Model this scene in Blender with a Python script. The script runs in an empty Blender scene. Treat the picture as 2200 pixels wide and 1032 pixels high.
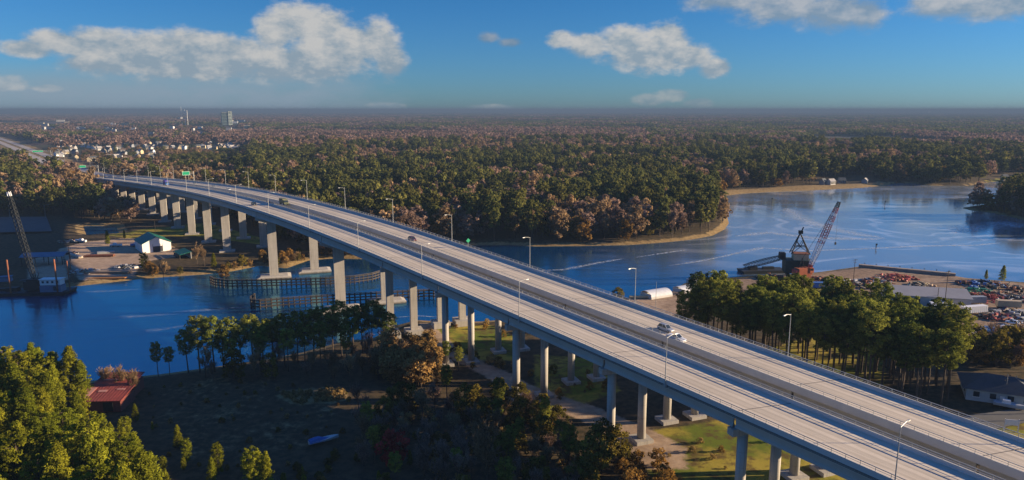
import bpy, math, random
import numpy as np
from math import radians, sin, cos, atan, atan2, pi, sqrt
from mathutils import Vector, Matrix
R_ = random.Random(7)
RN = np.random.default_rng(11)
scene = bpy.context.scene
COL = scene.collection

# ------------------------------------------------------------------ camera, sky, sun, exposure
FPX, HC, CX, CY, HY = 1526.0, 84.0, 1100.0, 516.0, 236.0
PITCH = atan((CY - HY) / FPX)
cam_d = bpy.data.cameras.new("camera")
cam = bpy.data.objects.new("camera", cam_d); COL.objects.link(cam)
cam_d.sensor_width = 36.0; cam_d.lens = FPX / 2200 * 36.0
cam_d.clip_start = 1.0; cam_d.clip_end = 90000
cam.location = (0, 0, HC); cam.rotation_euler = (pi / 2 - PITCH, 0, 0)
scene.camera = cam
SUN_EL = radians(13.1); SUN_AZ = radians(87.0)      # azimuth clockwise from +Y (the view direction)
sun_d = bpy.data.lights.new("sun", 'SUN'); sun_d.energy = 5.0; sun_d.angle = radians(0.5); sun_d.color = (1.0, 0.78, 0.52)
sun = bpy.data.objects.new("sun", sun_d); COL.objects.link(sun)
SUNV = Vector((sin(SUN_AZ) * cos(SUN_EL), cos(SUN_AZ) * cos(SUN_EL), sin(SUN_EL)))
sun.rotation_euler = SUNV.to_track_quat('Z', 'Y').to_euler()
scene.view_settings.view_transform = 'Standard'; scene.view_settings.look = 'None'
scene.view_settings.exposure = 1.4; scene.view_settings.gamma = 1.0; scene.view_settings.use_curve_mapping = False
scene.render.engine = 'CYCLES'
scene.cycles.use_denoising = True
scene.cycles.max_bounces = 5; scene.cycles.diffuse_bounces = 2; scene.cycles.glossy_bounces = 2
scene.cycles.transmission_bounces = 2; scene.cycles.volume_bounces = 0; scene.cycles.transparent_max_bounces = 6
scene.cycles.caustics_reflective = False; scene.cycles.caustics_refractive = False
scene.cycles.sample_clamp_indirect = 4.0

FWD = np.array([0, cos(PITCH), -sin(PITCH)]); UPV = np.array([0, sin(PITCH), cos(PITCH)])
def ray(x, y):
    return FWD + np.array([1.0, 0, 0]) * (x - CX) / FPX - UPV * (y - CY) / FPX
def at(x, y, z=2.0):
    """point of the place where the sight line of photo pixel (x, y) meets height z"""
    d = ray(x, y); t = (z - HC) / d[2]
    return Vector((d[0] * t, d[1] * t, z))
def azel(x, y):
    d = ray(x, y); return math.degrees(atan2(d[0], d[1])), math.degrees(math.asin(d[2] / np.linalg.norm(d)))

# ---- node helpers
class NT:
    def __init__(s, tree): s.t = tree; s.n = tree.nodes; s.l = tree.links
    def add(s, typ, **kw):
        n = s.n.new(typ)
        for k, v in kw.items(): setattr(n, k, v)
        return n
    def put(s, sock, v):
        if isinstance(v, bpy.types.NodeSocket): s.l.new(v, sock)
        else: sock.default_value = v
    def math(s, op, a, b=0.0, c=0.0, clamp=False):
        n = s.add('ShaderNodeMath', operation=op, use_clamp=clamp)
        s.put(n.inputs[0], a); s.put(n.inputs[1], b); s.put(n.inputs[2], c); return n.outputs[0]
    def vmath(s, op, a, b=(0, 0, 0)):
        n = s.add('ShaderNodeVectorMath', operation=op); s.put(n.inputs[0], a)
        if op == 'SCALE': s.put(n.inputs[3], b)
        elif op != 'LENGTH': s.put(n.inputs[1], b)
        return n.outputs['Value'] if op in ('LENGTH', 'DOT_PRODUCT') else n.outputs[0]
    def mix(s, f, a, b, mode='MIX'):
        n = s.add('ShaderNodeMix', data_type='RGBA', blend_type=mode)
        s.put(n.inputs[0], f); s.put(n.inputs[6], a); s.put(n.inputs[7], b); return n.outputs[2]
    def mapr(s, v, a, b, c=0.0, d=1.0, smooth=True):
        n = s.add('ShaderNodeMapRange', interpolation_type='SMOOTHSTEP' if smooth else 'LINEAR')
        s.put(n.inputs[0], v); s.put(n.inputs[1], a); s.put(n.inputs[2], b); s.put(n.inputs[3], c); s.put(n.inputs[4], d); return n.outputs[0]
    def noise(s, vec, scale, detail=4.0, rough=0.55, dist=0.0):
        n = s.add('ShaderNodeTexNoise'); 
        if vec is not None: s.l.new(vec, n.inputs['Vector'])
        s.put(n.inputs['Scale'], scale); s.put(n.inputs['Detail'], detail); s.put(n.inputs['Roughness'], rough); s.put(n.inputs['Distortion'], dist)
        return n.outputs[0]
    def xyz(s, x, y, z):
        n = s.add('ShaderNodeCombineXYZ'); s.put(n.inputs[0], x); s.put(n.inputs[1], y); s.put(n.inputs[2], z); return n.outputs[0]
    def sep(s, v):
        n = s.add('ShaderNodeSeparateXYZ'); s.l.new(v, n.inputs[0]); return n.outputs
def rgba(c): return (c[0], c[1], c[2], 1.0)

# ---- world: Nishita sky with cumulus clouds (all in sky direction, azimuth/elevation)
world = bpy.data.worlds.new("World"); scene.world = world; world.use_nodes = True
w = NT(world.node_tree); w.n.clear()
sky = w.add('ShaderNodeTexSky', sky_type='NISHITA'); sky.sun_disc = False
sky.sun_elevation = SUN_EL; sky.sun_rotation = SUN_AZ; sky.altitude = 50; sky.air_density = 1.0; sky.dust_density = 0.25; sky.ozone_density = 4.0
tc = w.add('ShaderNodeTexCoord'); dr = w.vmath('NORMALIZE', tc.outputs['Generated'])
dx, dy, dz = w.sep(dr)
azd = w.math('MULTIPLY', w.math('ARCTAN2', dx, dy), 180 / pi)
eld = w.math('MULTIPLY', w.math('ARCSINE', dz), 180 / pi)
uv = w.xyz(azd, eld, 0.0)
WARP = w.noise(w.vmath('MULTIPLY', uv, (0.55, 0.9, 1)), 1.0, 9.0, 0.62)
SOFT = w.noise(w.vmath('MULTIPLY', uv, (0.16, 0.42, 1)), 1.0, 5.0, 0.6)
UP = w.noise(w.vmath('ADD', w.vmath('MULTIPLY', uv, (0.55, 0.9, 1)), (0.55, 0.75, 0)), 1.0, 6.0, 0.6)
def cloud_field(puffs):
    acc = None
    for (x, y, rx, ry) in puffs:
        a, e = azel(x, y); k = 0.0346
        q = w.vmath('MULTIPLY', w.vmath('SUBTRACT', uv, (a, e, 0)), (1 / (rx * k), 1 / (ry * k), 0))
        ln = w.vmath('LENGTH', q)
        acc = ln if acc is None else w.math('SMOOTH_MIN', acc, ln, 0.35)
    return w.math('SUBTRACT', 1.0, acc)
def cloud(puffs, base_y, top_y, gain=1.0, bright=1.0, edge=0.5, rag=1.05):
    f = cloud_field(puffs)
    _, be = azel(puffs[0][0], base_y); _, te = azel(puffs[0][0], top_y)
    f2 = w.math('ADD', f, w.math('MULTIPLY', w.math('SUBTRACT', WARP, 0.52), rag))
    dens = w.mapr(f2, 0.0, edge)
    hgt = w.mapr(eld, be, te, 0, 1, False)
    flat = w.mapr(w.math('ADD', eld, w.math('MULTIPLY', w.math('SUBTRACT', SOFT, 0.5), 1.6)), be - 0.9, be + 0.5)
    dens = w.math('MULTIPLY', w.math('MULTIPLY', dens, flat), gain)
    lit = w.math('ADD', w.math('MULTIPLY', w.math('SUBTRACT', WARP, UP), 2.6), w.math('MULTIPLY', w.math('SUBTRACT', hgt, 0.5), 0.85))
    lit = w.math('ADD', w.math('ADD', lit, w.math('MULTIPLY', w.math('SUBTRACT', SOFT, 0.5), 1.4)), 0.42, clamp=True)
    c = w.mix(lit, rgba((0.10 * bright, 0.13 * bright, 0.158 * bright)), rgba((0.205 * bright, 0.205 * bright, 0.202 * bright)))
    return dens, c
skyc = sky.outputs[0]
SKYK = 0.0435
tintz = w.mapr(eld, 0.0, 12.0, 0, 1, False)
high = w.mapr(eld, 14.0, 42.0)
skyt = w.mix(1.0, skyc, w.mix(high, w.mix(tintz, rgba((0.44, 0.76, 1.26)), rgba((0.215, 0.65, 1.02))), rgba((0.62, 1.18, 1.95))), 'MULTIPLY')
skyv = w.vmath('SCALE', skyt, SKYK)
col = skyv
CL = [
 (dict(puffs=[(60, 105, 60, 22), (120, 92, 70, 30), (215, 98, 100, 42), (310, 105, 110, 46), (400, 100, 90, 48), (475, 110, 80, 46), (530, 118, 60, 46), (590, 70, 58, 62), (630, 50, 72, 56), (695, 60, 68, 58), (735, 100, 118, 70), (812, 90, 62, 60), (838, 130, 46, 50), (640, 140, 190, 56), (420, 142, 220, 42), (250, 130, 130, 40)], base_y=168, top_y=20, gain=0.97)),
 (dict(puffs=[(1205, 86, 42, 24), (1262, 98, 62, 36), (1340, 92, 68, 46), (1432, 82, 60, 46), (1400, 118, 130, 52), (1482, 122, 62, 36), (1535, 148, 48, 26)], base_y=172, top_y=50, gain=0.97, bright=1.03)),
 (dict(puffs=[(1560, -4, 120, 36), (1680, 12, 130, 52), (1790, 26, 105, 52), (1855, 30, 60, 40)], base_y=78, top_y=-60, gain=0.8, bright=0.92, edge=0.6)),
 (dict(puffs=[(2040, 4, 110, 44), (2140, 10, 100, 40), (2230, -5, 80, 26)], base_y=62, top_y=-50, gain=0.85, bright=0.95, edge=0.55)),
 (dict(puffs=[(1050, 82, 34, 17), (1095, 92, 36, 14)], base_y=112, top_y=50, gain=0.6, bright=0.72, edge=0.7)),
 (dict(puffs=[(1400, 214, 50, 18), (1445, 205, 50, 18), (1500, 222, 40, 14)], base_y=236, top_y=180, gain=0.55, bright=0.9, edge=0.5)),
 (dict(puffs=[(0, 178, 50, 20), (105, 190, 30, 10), (1060, 232, 70, 10), (830, 228, 50, 10)], base_y=240, top_y=160, gain=0.55, bright=1.0, edge=0.45)),
]
# low grey bank along the horizon
bank = w.math('MULTIPLY', w.mapr(eld, 3.6, 1.0), w.mapr(w.math('ADD', azd, w.math('MULTIPLY', SOFT, 16.0)), 2.0, -9.0))
bank = w.math('MULTIPLY', bank, w.mapr(w.math('ADD', SOFT, w.math('MULTIPLY', WARP, 0.3)), 0.36, 0.72, 0.45, 0.95))
col = w.mix(bank, col, rgba((0.098, 0.132, 0.165)))
for kw in CL:
    dns, cc = cloud(**kw); col = w.mix(dns, col, cc)
bg = w.add('ShaderNodeBackground'); w.put(bg.inputs[1], 0.1)
w.l.new(w.vmath('SCALE', col, 10.0), bg.inputs[0])
wo = w.add('ShaderNodeOutputWorld'); w.l.new(bg.outputs[0], wo.inputs[0])

# ------------------------------------------------------------------ generic builders
def tag(o, label=None, cat=None, group=None, kind=None):
    if label: o['label'] = label
    if cat: o['category'] = cat
    if group: o['group'] = group
    if kind: o['kind'] = kind
    return o
def empty(name, loc, rz=0.0, label=None, cat=None, group=None):
    o = bpy.data.objects.new(name, None); COL.objects.link(o)
    o.location = loc; o.rotation_euler = (0, 0, rz); o.empty_display_size = 0.5
    return tag(o, label, cat, group)
class MB:
    def __init__(s): s.v = []; s.f = []; s.m = []
    def _add(s, vs, fs, mi=0):
        b = len(s.v); s.v += [tuple(p) for p in vs]; s.f += [tuple(b + i for i in f) for f in fs]; s.m += [mi] * len(fs); return s
    def hexa(s, P, mi=0):     # 8 corners: bottom 4 ccw, top 4 ccw
        return s._add(P, [(3, 2, 1, 0), (4, 5, 6, 7), (0, 1, 5, 4), (1, 2, 6, 5), (2, 3, 7, 6), (3, 0, 4, 7)], mi)
    def box(s, c, d, rz=0.0, mi=0, taper=1.0):
        x, y, z = d[0] / 2, d[1] / 2, d[2] / 2; ca, sa = cos(rz), sin(rz); P = []
        for sz in (-1, 1):
            k = taper if sz > 0 else 1.0
            for (a, b) in ((-x, -y), (x, -y), (x, y), (-x, y)):
                a *= k; b *= k
                P.append((c[0] + a * ca - b * sa, c[1] + a * sa + b * ca, c[2] + sz * z))
        return s.hexa(P, mi)
    def bar(s, a, b, wd, ht=None, mi=0):
        a = Vector(a); b = Vector(b); ht = ht or wd; d = (b - a).normalized()
        up = Vector((0, 0, 1)) if abs(d.z) < 0.95 else Vector((0, 1, 0))
        r = d.cross(up).normalized(); u = r.cross(d)
        P = [p + r * i * wd / 2 + u * j * ht / 2 for p in (a, b) for (i, j) in ((-1, -1), (1, -1), (1, 1), (-1, 1))]
        return s._add(P, [(0, 1, 2, 3), (7, 6, 5, 4), (0, 4, 5, 1), (1, 5, 6, 2), (2, 6, 7, 3), (3, 7, 4, 0)], mi)
    def cyl(s, a, b, r0, r1=None, n=8, mi=0, caps=True):
        a = Vector(a); b = Vector(b); r1 = r0 if r1 is None else r1; d = (b - a).normalized()
        up = Vector((0, 0, 1)) if abs(d.z) < 0.95 else Vector((1, 0, 0))
        r = d.cross(up).normalized(); u = r.cross(d)
        P = [p + (r * cos(2 * pi * i / n) + u * sin(2 * pi * i / n)) * rr for p, rr in ((a, r0), (b, r1)) for i in range(n)]
        F = [(i, i + n, (i + 1) % n + n, (i + 1) % n) for i in range(n)]
        if caps: F += [tuple(range(n)), tuple(reversed(range(n, 2 * n)))]
        return s._add(P, F, mi)
    def poly(s, pts, mi=0): return s._add(pts, [tuple(range(len(pts)))], mi)
    def prism(s, prof, a, b, mi=0, fr=None):
        """closed 2D profile [(u,v)] swept from a to b; u horizontal across, v up"""
        a = Vector(a); b = Vector(b); d = (b - a).normalized(); r = d.cross(Vector((0, 0, 1))).normalized(); n = len(prof)
        P = [p + r * u + Vector((0, 0, v)) for p in (a, b) for (u, v) in prof]
        F = [(i, (i + 1) % n, (i + 1) % n + n, i + n) for i in range(n)] + [tuple(reversed(range(n))), tuple(range(n, 2 * n))]
        return s._add(P, F, mi)
    def sweep(s, rings, mi=0, closed=True, caps=True):
        n = len(rings[0]); b = len(s.v); F = []
        for r in rings: s.v += [tuple(p) for p in r]
        for i in range(len(rings) - 1):
            for j in range(n if closed else n - 1):
                k = (j + 1) % n
                F.append((b + i * n + j, b + i * n + k, b + (i + 1) * n + k, b + (i + 1) * n + j))
        if caps and closed:
            F.append(tuple(b + j for j in reversed(range(n)))); F.append(tuple(b + (len(rings) - 1) * n + j for j in range(n)))
        s.f += F; s.m += [mi] * len(F); return s
    def build(s, name, mat, parent=None, smooth=False, loc=None):
        me = bpy.data.meshes.new(name); me.from_pydata(s.v, [], s.f)
        mats = mat if isinstance(mat, (list, tuple)) else [mat]
        for m in mats: me.materials.append(m)
        if len(mats) > 1: me.polygons.foreach_set('material_index', s.m)
        if smooth: me.polygons.foreach_set('use_smooth', [True] * len(me.polygons))
        import bmesh
        bm = bmesh.new(); bm.from_mesh(me); bmesh.ops.recalc_face_normals(bm, faces=bm.faces); bm.to_mesh(me); bm.free()
        o = bpy.data.objects.new(name, me); COL.objects.link(o)
        if parent: o.parent = parent
        if loc is not None: o.location = loc
        return o
def copy_tree(o, parent=None):
    c = o.copy(); COL.objects.link(c); c.parent = parent
    for ch in [x for x in KIDS.get(o.name, list(o.children))]: copy_tree(ch, c)
    return c
KIDS = {}

# ------------------------------------------------------------------ materials
MATS = {}
def mat(name, base, rough=0.8, var=0.18, scale=0.6, metallic=0.0, spec=0.3, bump=0.0, stretch=(1, 1, 1), second=None, coat=0.0, world_space=True, streak=False):
    if name in MATS: return MATS[name]
    m = bpy.data.materials.new(name); m.use_nodes = True; t = NT(m.node_tree); b = t.n['Principled BSDF']
    g = t.add('ShaderNodeNewGeometry'); tcn = t.add('ShaderNodeTexCoord')
    vec = t.vmath('MULTIPLY', g.outputs['Position'] if world_space else tcn.outputs['Object'], stretch)
    n1 = t.noise(vec, scale, 6, 0.62); n2 = t.noise(vec, scale * 0.13, 3, 0.5)
    f = t.math('ADD', t.math('MULTIPLY', n1, 0.6), t.math('MULTIPLY', n2, 0.4))
    k = t.mapr(f, 0.3, 0.7, 1 - var, 1 + var, False)
    c = t.vmath('SCALE', rgba(base)[:3], k)
    if second is not None:
        c = t.mix(t.mapr(n2, 0.45, 0.62), c, t.vmath('SCALE', second, k))
    t.l.new(c, b.inputs['Base Color'])
    t.put(b.inputs['Roughness'], rough); t.put(b.inputs['Metallic'], metallic); t.put(b.inputs['Specular IOR Level'], spec); t.put(b.inputs['Coat Weight'], coat)
    if streak:
        px_, py_, pz_ = t.sep(g.outputs['Position'])
        fl = t.mapr(t.math('ABSOLUTE', t.math('SUBTRACT', t.math('FRACT', t.math('DIVIDE', pz_, 3.4)), 0.5)), 0.0, 0.025, 0.80, 1.0, False)
        st = t.mapr(t.noise(t.vmath('MULTIPLY', g.outputs['Position'], (1, 1, 0.06)), 1.6, 4, 0.6), 0.48, 0.72, 1.0, 0.74)
        tide = t.mapr(t.math('ADD', pz_, t.math('MULTIPLY', n1, 0.8)), 0.75, 1.15, 0.35, 1.0)
        c = t.vmath('SCALE', c, t.math('MULTIPLY', t.math('MULTIPLY', fl, st), tide)); t.l.new(c, b.inputs['Base Color'])
    if bump:
        bn = t.add('ShaderNodeBump'); t.put(bn.inputs['Strength'], bump); t.l.new(n1, bn.inputs['Height']); t.l.new(bn.outputs[0], b.inputs['Normal'])
    MATS[name] = m; return m
def foliage(name, c1, c2, trans=0.42, wood=False):
    if name in MATS: return MATS[name]
    m = bpy.data.materials.new(name); m.use_nodes = True; t = NT(m.node_tree); t.n.clear()
    oi = t.add('ShaderNodeObjectInfo'); at_ = t.add('ShaderNodeAttribute', attribute_name='tint')
    f = t.math('ADD', t.math('MULTIPLY', oi.outputs['Random'], 0.75), t.math('MULTIPLY', at_.outputs['Fac'], 0.35), clamp=True)
    c = t.mix(f, rgba(c1), rgba(c2))
    rnd2 = t.math('FRACT', t.math('MULTIPLY', oi.outputs['Random'], 7.31))
    c = t.vmath('SCALE', c, t.math('MULTIPLY', t.mapr(at_.outputs['Fac'], 0, 1, 0.62, 1.38, False), t.mapr(rnd2, 0, 1, 0.72, 1.28, False)))
    d = t.add('ShaderNodeBsdfDiffuse'); t.l.new(c, d.inputs[0])
    tr = t.add('ShaderNodeBsdfTranslucent'); t.l.new(c, tr.inputs[0])
    mx = t.add('ShaderNodeMixShader'); t.put(mx.inputs[0], trans); t.l.new(d.outputs[0], mx.inputs[1]); t.l.new(tr.outputs[0], mx.inputs[2])
    o = t.add('ShaderNodeOutputMaterial'); t.l.new(mx.outputs[0], o.inputs[0]); MATS[name] = m; return m
M_PINE = foliage('pine_needles', (0.066, 0.088, 0.026), (0.175, 0.165, 0.042))
M_PINEN = foliage('grove_needles', (0.085, 0.120, 0.022), (0.215, 0.215, 0.036))
M_PINEY = foliage('young_pine_needles', (0.12, 0.150, 0.012), (0.235, 0.225, 0.018))
M_TWIG = foliage('bare_twigs', (0.20, 0.135, 0.075), (0.35, 0.235, 0.12), 0.35)
M_MAUVE = foliage('mauve_twigs', (0.18, 0.122, 0.094), (0.30, 0.20, 0.145), 0.35)
M_RUSSET = foliage('russet_leaves', (0.17, 0.10, 0.028), (0.30, 0.17, 0.042))
M_TAN = foliage('tan_leaves', (0.22, 0.14, 0.05), (0.36, 0.23, 0.085))
M_OLIVE = foliage('olive_leaves', (0.09, 0.085, 0.018), (0.17, 0.13, 0.022))
M_SCARLET = foliage('scarlet_leaves', (0.30, 0.03, 0.03), (0.42, 0.06, 0.05))
M_REED = foliage('dry_reeds', (0.22, 0.16, 0.06), (0.33, 0.23, 0.09))
M_BARK = mat('bark', (0.085, 0.062, 0.045), 0.9, 0.3, 1.5, stretch=(1, 1, 0.3))
M_CONC = mat('pale_concrete', (0.40, 0.37, 0.33), 0.85, 0.16, 0.35, stretch=(1, 1, 0.35), bump=0.05, streak=True)
M_CONC2 = mat('girder_concrete', (0.37, 0.36, 0.33), 0.85, 0.12, 0.25, stretch=(1, 1, 0.6))
M_PARA = mat('parapet_concrete', (0.46, 0.45, 0.43), 0.85, 0.13, 0.3, bump=0.03)
M_STEEL = mat('galvanised_steel', (0.36, 0.36, 0.35), 0.5, 0.1, 1.0, metallic=0.35)
M_RUBBER = mat('black_rubber', (0.02, 0.02, 0.02), 0.8)
M_DARK = mat('dark_steel', (0.018, 0.020, 0.022), 0.6, 0.3, 0.8)
M_TIMBER = mat('creosoted_timber', (0.055, 0.045, 0.038), 0.85, 0.35, 0.8)
M_RUST = mat('rusty_steel', (0.23, 0.085, 0.045), 0.8, 0.35, 0.6)
M_ORANGE = mat('orange_paint', (0.48, 0.13, 0.05), 0.6, 0.25, 0.5)
M_REDP = mat('red_paint', (0.42, 0.08, 0.07), 0.6, 0.2, 0.6)
M_WHITE = mat('white_paint', (0.74, 0.73, 0.71), 0.5, 0.08, 0.4)
M_CREAM = mat('cream_paint', (0.55, 0.45, 0.28), 0.7, 0.25, 0.4)
M_BLUEP = mat('blue_paint', (0.06, 0.17, 0.42), 0.6, 0.15, 0.5)
M_GREENP = mat('green_roof_metal', (0.015, 0.14, 0.09), 0.5, 0.15, 0.4)
M_SIGN = mat('sign_green', (0.0, 0.25, 0.12), 0.5, 0.05, 1.0)
M_GLASS = mat('dark_glass', (0.02, 0.028, 0.035), 0.08, 0.05, 1.0, spec=0.6)
M_GREYROOF = mat('grey_roof_metal', (0.35, 0.33, 0.31), 0.6, 0.14, 0.25)
M_PALEWALL = mat('pale_siding', (0.52, 0.50, 0.47), 0.7, 0.1, 0.5)
M_SHINGLE = mat('dark_shingles', (0.07, 0.08, 0.09), 0.9, 0.2, 0.7)
M_LAMP = mat('lamp_lens', (0.6, 0.6, 0.58), 0.3)

def deck_material():
    m = bpy.data.materials.new('deck_concrete'); m.use_nodes = True; t = NT(m.node_tree); b = t.n['Principled BSDF']
    uvn = t.add('ShaderNodeUVMap', uv_map='st'); s_, q_, _ = t.sep(uvn.outputs[0])      # s along, q across in metres
    along = t.xyz(t.math('MULTIPLY', s_, 0.02), t.math('MULTIPLY', q_, 1.1), 0.0)
    n1 = t.noise(along, 1.0, 5, 0.6)
    n2 = t.noise(t.xyz(s_, q_, 0.0), 0.55, 5, 0.65); n3 = t.noise(t.xyz(s_, q_, 3.0), 0.06, 3, 0.5)
    k = t.math('ADD', t.math('MULTIPLY', t.math('SUBTRACT', n1, 0.5), 0.30), t.math('ADD', t.math('MULTIPLY', t.math('SUBTRACT', n2, 0.5), 0.22), t.math('MULTIPLY', t.math('SUBTRACT', n3, 0.5), 0.35)))
    # wheel tracks, a little darker where tyres run
    wt = None
    for c0 in (-2.75, -0.95, 0.95, 2.75):
        d = t.mapr(t.math('ABSOLUTE', t.math('SUBTRACT', q_, c0)), 0.15, 0.65, 1.0, 0.0); wt = d if wt is None else t.math('MAXIMUM', wt, d)
    k = t.math('SUBTRACT', t.math('ADD', k, 1.0), t.math('MULTIPLY', wt, t.math('MULTIPLY', n1, 0.42)))
    # transverse grooving/casting joints every 12 m
    fr = t.math('FRACT', t.math('DIVIDE', t.math('ADD', s_, t.math('MULTIPLY', q_, 0.36)), 12.2))
    jn = t.mapr(t.math('ABSOLUTE', t.math('SUBTRACT', fr, 0.5)), 0.0, 0.006, 0.82, 1.0, False)
    pt = t.mapr(t.noise(t.xyz(t.math('MULTIPLY', s_, 0.05), t.math('MULTIPLY', q_, 0.5), 9.0), 1.0, 3, 0.5), 0.58, 0.72, 1.0, 0.84)
    k = t.math('MULTIPLY', k, pt)
    oil = t.mapr(t.math('ADD', t.math('ABSOLUTE', t.math('SUBTRACT', t.math('ABSOLUTE', q_), 1.85)), t.math('MULTIPLY', n2, -0.6)), -0.3, 0.4, 0.86, 1.0)
    k = t.math('MULTIPLY', k, oil)
    c = t.vmath('SCALE', (0.55, 0.475, 0.375), t.math('MULTIPLY', k, jn))
    t.l.new(c, b.inputs['Base Color']); t.put(b.inputs['Roughness'], 0.9); t.put(b.inputs['Specular IOR Level'], 0.2)
    return m
M_DECK = deck_material()
def asphalt_mat():
    return mat('asphalt', (0.10, 0.098, 0.095), 0.9, 0.2, 0.2)
M_ASPH = asphalt_mat()
M_ROADC = mat('road_concrete', (0.40, 0.35, 0.31), 0.9, 0.12, 0.1)
M_PAINTW = mat('road_paint_white', (0.75, 0.74, 0.72), 0.7, 0.1, 1.0)
M_PAINTY = mat('road_paint_yellow', (0.55, 0.36, 0.05), 0.7, 0.1, 1.0)

# ------------------------------------------------------------------ bridge geometry (plan line and profile)
TH = atan((CX + 120) / FPX)
AX = Vector((-sin(TH), cos(TH), 0)); PE = Vector((cos(TH), sin(TH), 0))
OA = at(585, 591, 2.0); OA.z = 0
SK = 0.36
PS = np.array([-460, -420, -350, -298, -255, -204, -154, -110, -64, -17, 30, 81, 121, 180, 252, 343, 420, 488, 560, 640, 760, 900, 1300, 3500.])
PZ = np.array([13.6, 15.8, 19.6, 22.7, 25.2, 27.9, 30.4, 32.5, 34.1, 34.9, 34.95, 34.3, 33.2, 30.9, 27.5, 22.8, 18.8, 14.8, 10.8, 7.0, 4.6, 3.9, 3.6, 3.6])
_ss = np.arange(-460, 3500, 2.0); _zz = np.interp(_ss, PS, PZ)
_k = np.exp(-0.5 * (np.arange(-30, 31) / 11.0) ** 2); _k /= _k.sum()
_zz = np.convolve(np.pad(_zz, 30, mode='reflect', reflect_type='odd'), _k, mode='valid')
def prof(s): return float(np.interp(s, _ss, _zz))
def bend(s):
    return -BENDK * np.maximum(0.0, np.asarray(s, float) - 820.0) ** 2
BENDK = 6e-6
def ST(s, t, z=0.0):
    t = t + float(bend(s))
    p = OA + AX * s + PE * t; return Vector((p.x, p.y, z))
TF, TR, HWID = 1.7, 23.3, 7.2
S_END = 505.0

# ------------------------------------------------------------------ terrain
def P2(pts, z=0.0): return np.array([[at(x, y, z).x, at(x, y, z).y] for x, y in pts])
MAINW = [(-400, 655), (-150, 640), (0, 632), (60, 628), (150, 617), (250, 606), (300, 600), (350, 596), (440, 590), (500, 583), (560, 571), (615, 577), (663, 560), (709, 556), (777, 557), (860, 546), (980, 528), (1100, 527), (1150, 530), (1250, 529), (1350, 527), (1420, 522), (1480, 516), (1530, 507), (1557, 493), (1566, 480), (1562, 465), (1555, 445), (1550, 430), (1556, 421), (1600, 416), (1650, 413), (1750, 409), (1850, 404), (1908, 398), (1925, 394), (1960, 394), (2000, 399), (2080, 400), (2110, 395), (2145, 389), (2250, 385), (2500, 381), (2500, 398), (2330, 418), (2200, 430), (2120, 439), (2064, 447), (2085, 452), (2130, 457), (2200, 473), (2330, 500), (2600, 540), (2600, 640), (2330, 618), (2200, 607), (2165, 605), (2080, 599), (2052, 593), (1845, 573), (1760, 585), (1700, 589), (1640, 592), (1590, 594), (1520, 601), (1470, 609), (1440, 629), (1385, 636), (1345, 641), (1310, 643), (1240, 641), (1183, 652), (1163, 662), (1100, 686), (1030, 691), (960, 692), (895, 688), (850, 700), (800, 728), (740, 733), (640, 760), (480, 786), (340, 805), (200, 818), (0, 835), (-200, 865), (-500, 890)]
POND = [(178, 486), (250, 486), (256, 503), (186, 506)]
WPOLY = [P2(MAINW), P2(POND)]
def inpoly(px, py, poly):
    ins = np.zeros(px.shape, bool); n = len(poly)
    for i in range(n):
        x1, y1 = poly[i]; x2, y2 = poly[(i + 1) % n]
        if y1 == y2: continue
        c = ((y1 > py) != (y2 > py)) & (px < (x2 - x1) * (py - y1) / (y2 - y1) + x1); ins ^= c
    return ins
def polydist(px, py, poly):
    d = np.full(px.shape, 1e9); n = len(poly)
    for i in range(n):
        a = poly[i]; b = poly[(i + 1) % n]; e = b - a; L = max(e @ e, 1e-9)
        t = np.clip(((px - a[0]) * e[0] + (py - a[1]) * e[1]) / L, 0, 1)
        d = np.minimum(d, np.hypot(px - a[0] - t * e[0], py - a[1] - t * e[1]))
    return d
def shore(px, py):
    """signed distance to the water's edge, positive on land"""
    best = np.full(px.shape, 1e9)
    for P in WPOLY:
        d = polydist(px, py, P); d = np.where(inpoly(px, py, P), -d, d); best = np.minimum(best, d)
    return best
_ph = RN.uniform(0, 6.28, (4, 24)); _kv = RN.normal(0, 1, (4, 24, 2))
def vnoise(px, py, scale, k=0):
    s = np.zeros(px.shape)
    for i in range(24): s += np.sin((px * _kv[k, i, 0] + py * _kv[k, i, 1]) / scale * 2.2 + _ph[k, i])
    return s / 3.46
GRASS = [P2(q, 2) for q in [
    [(935, 700), (1060, 698), (1120, 728), (1110, 770), (1010, 775), (950, 762)],
    [(1150, 760), (1290, 770), (1330, 840), (1250, 870), (1150, 830)],
    [(1390, 930), (1560, 905), (1900, 960), (2100, 1200), (1400, 1200)],
    [(222, 506), (330, 489), (440, 478), (560, 510), (560, 525), (420, 508), (330, 508), (270, 513)],
    [(1600, 760), (1750, 720), (1900, 770), (1900, 850), (1700, 800)],
    [(2110, 388), (2145, 383), (2300, 378), (2300, 384), (2145, 388)],
    [(2000, 900), (2230, 890), (2300, 1000), (2120, 960)],
    [(2015, 640), (2120, 690), (2060, 720), (2000, 690)]]]
DIRT = [P2(q, 2) for q in [
    [(125, 537), (180, 521), (262, 513), (335, 512), (410, 548), (330, 560), (300, 575), (285, 592), (170, 600), (150, 570)],
    [(1660, 592), (1700, 590), (1760, 586), (1845, 574), (2052, 594), (2200, 609), (2330, 620), (2330, 760), (2150, 740), (2050, 690), (1890, 660), (1700, 640), (1470, 665), (1400, 700), (1340, 660), (1345, 644), (1470, 612)],
    [(895, 692), (925, 694), (990, 755), (1100, 800), (1150, 830), (1320, 890), (1470, 960), (1480, 1010), (1400, 1010), (1300, 930), (1090, 830), (960, 765)],
    [(1590, 925), (1650, 915), (1720, 945), (1670, 965)],
    [(60, 560), (130, 540), (150, 600), (60, 610)]]]
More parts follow.
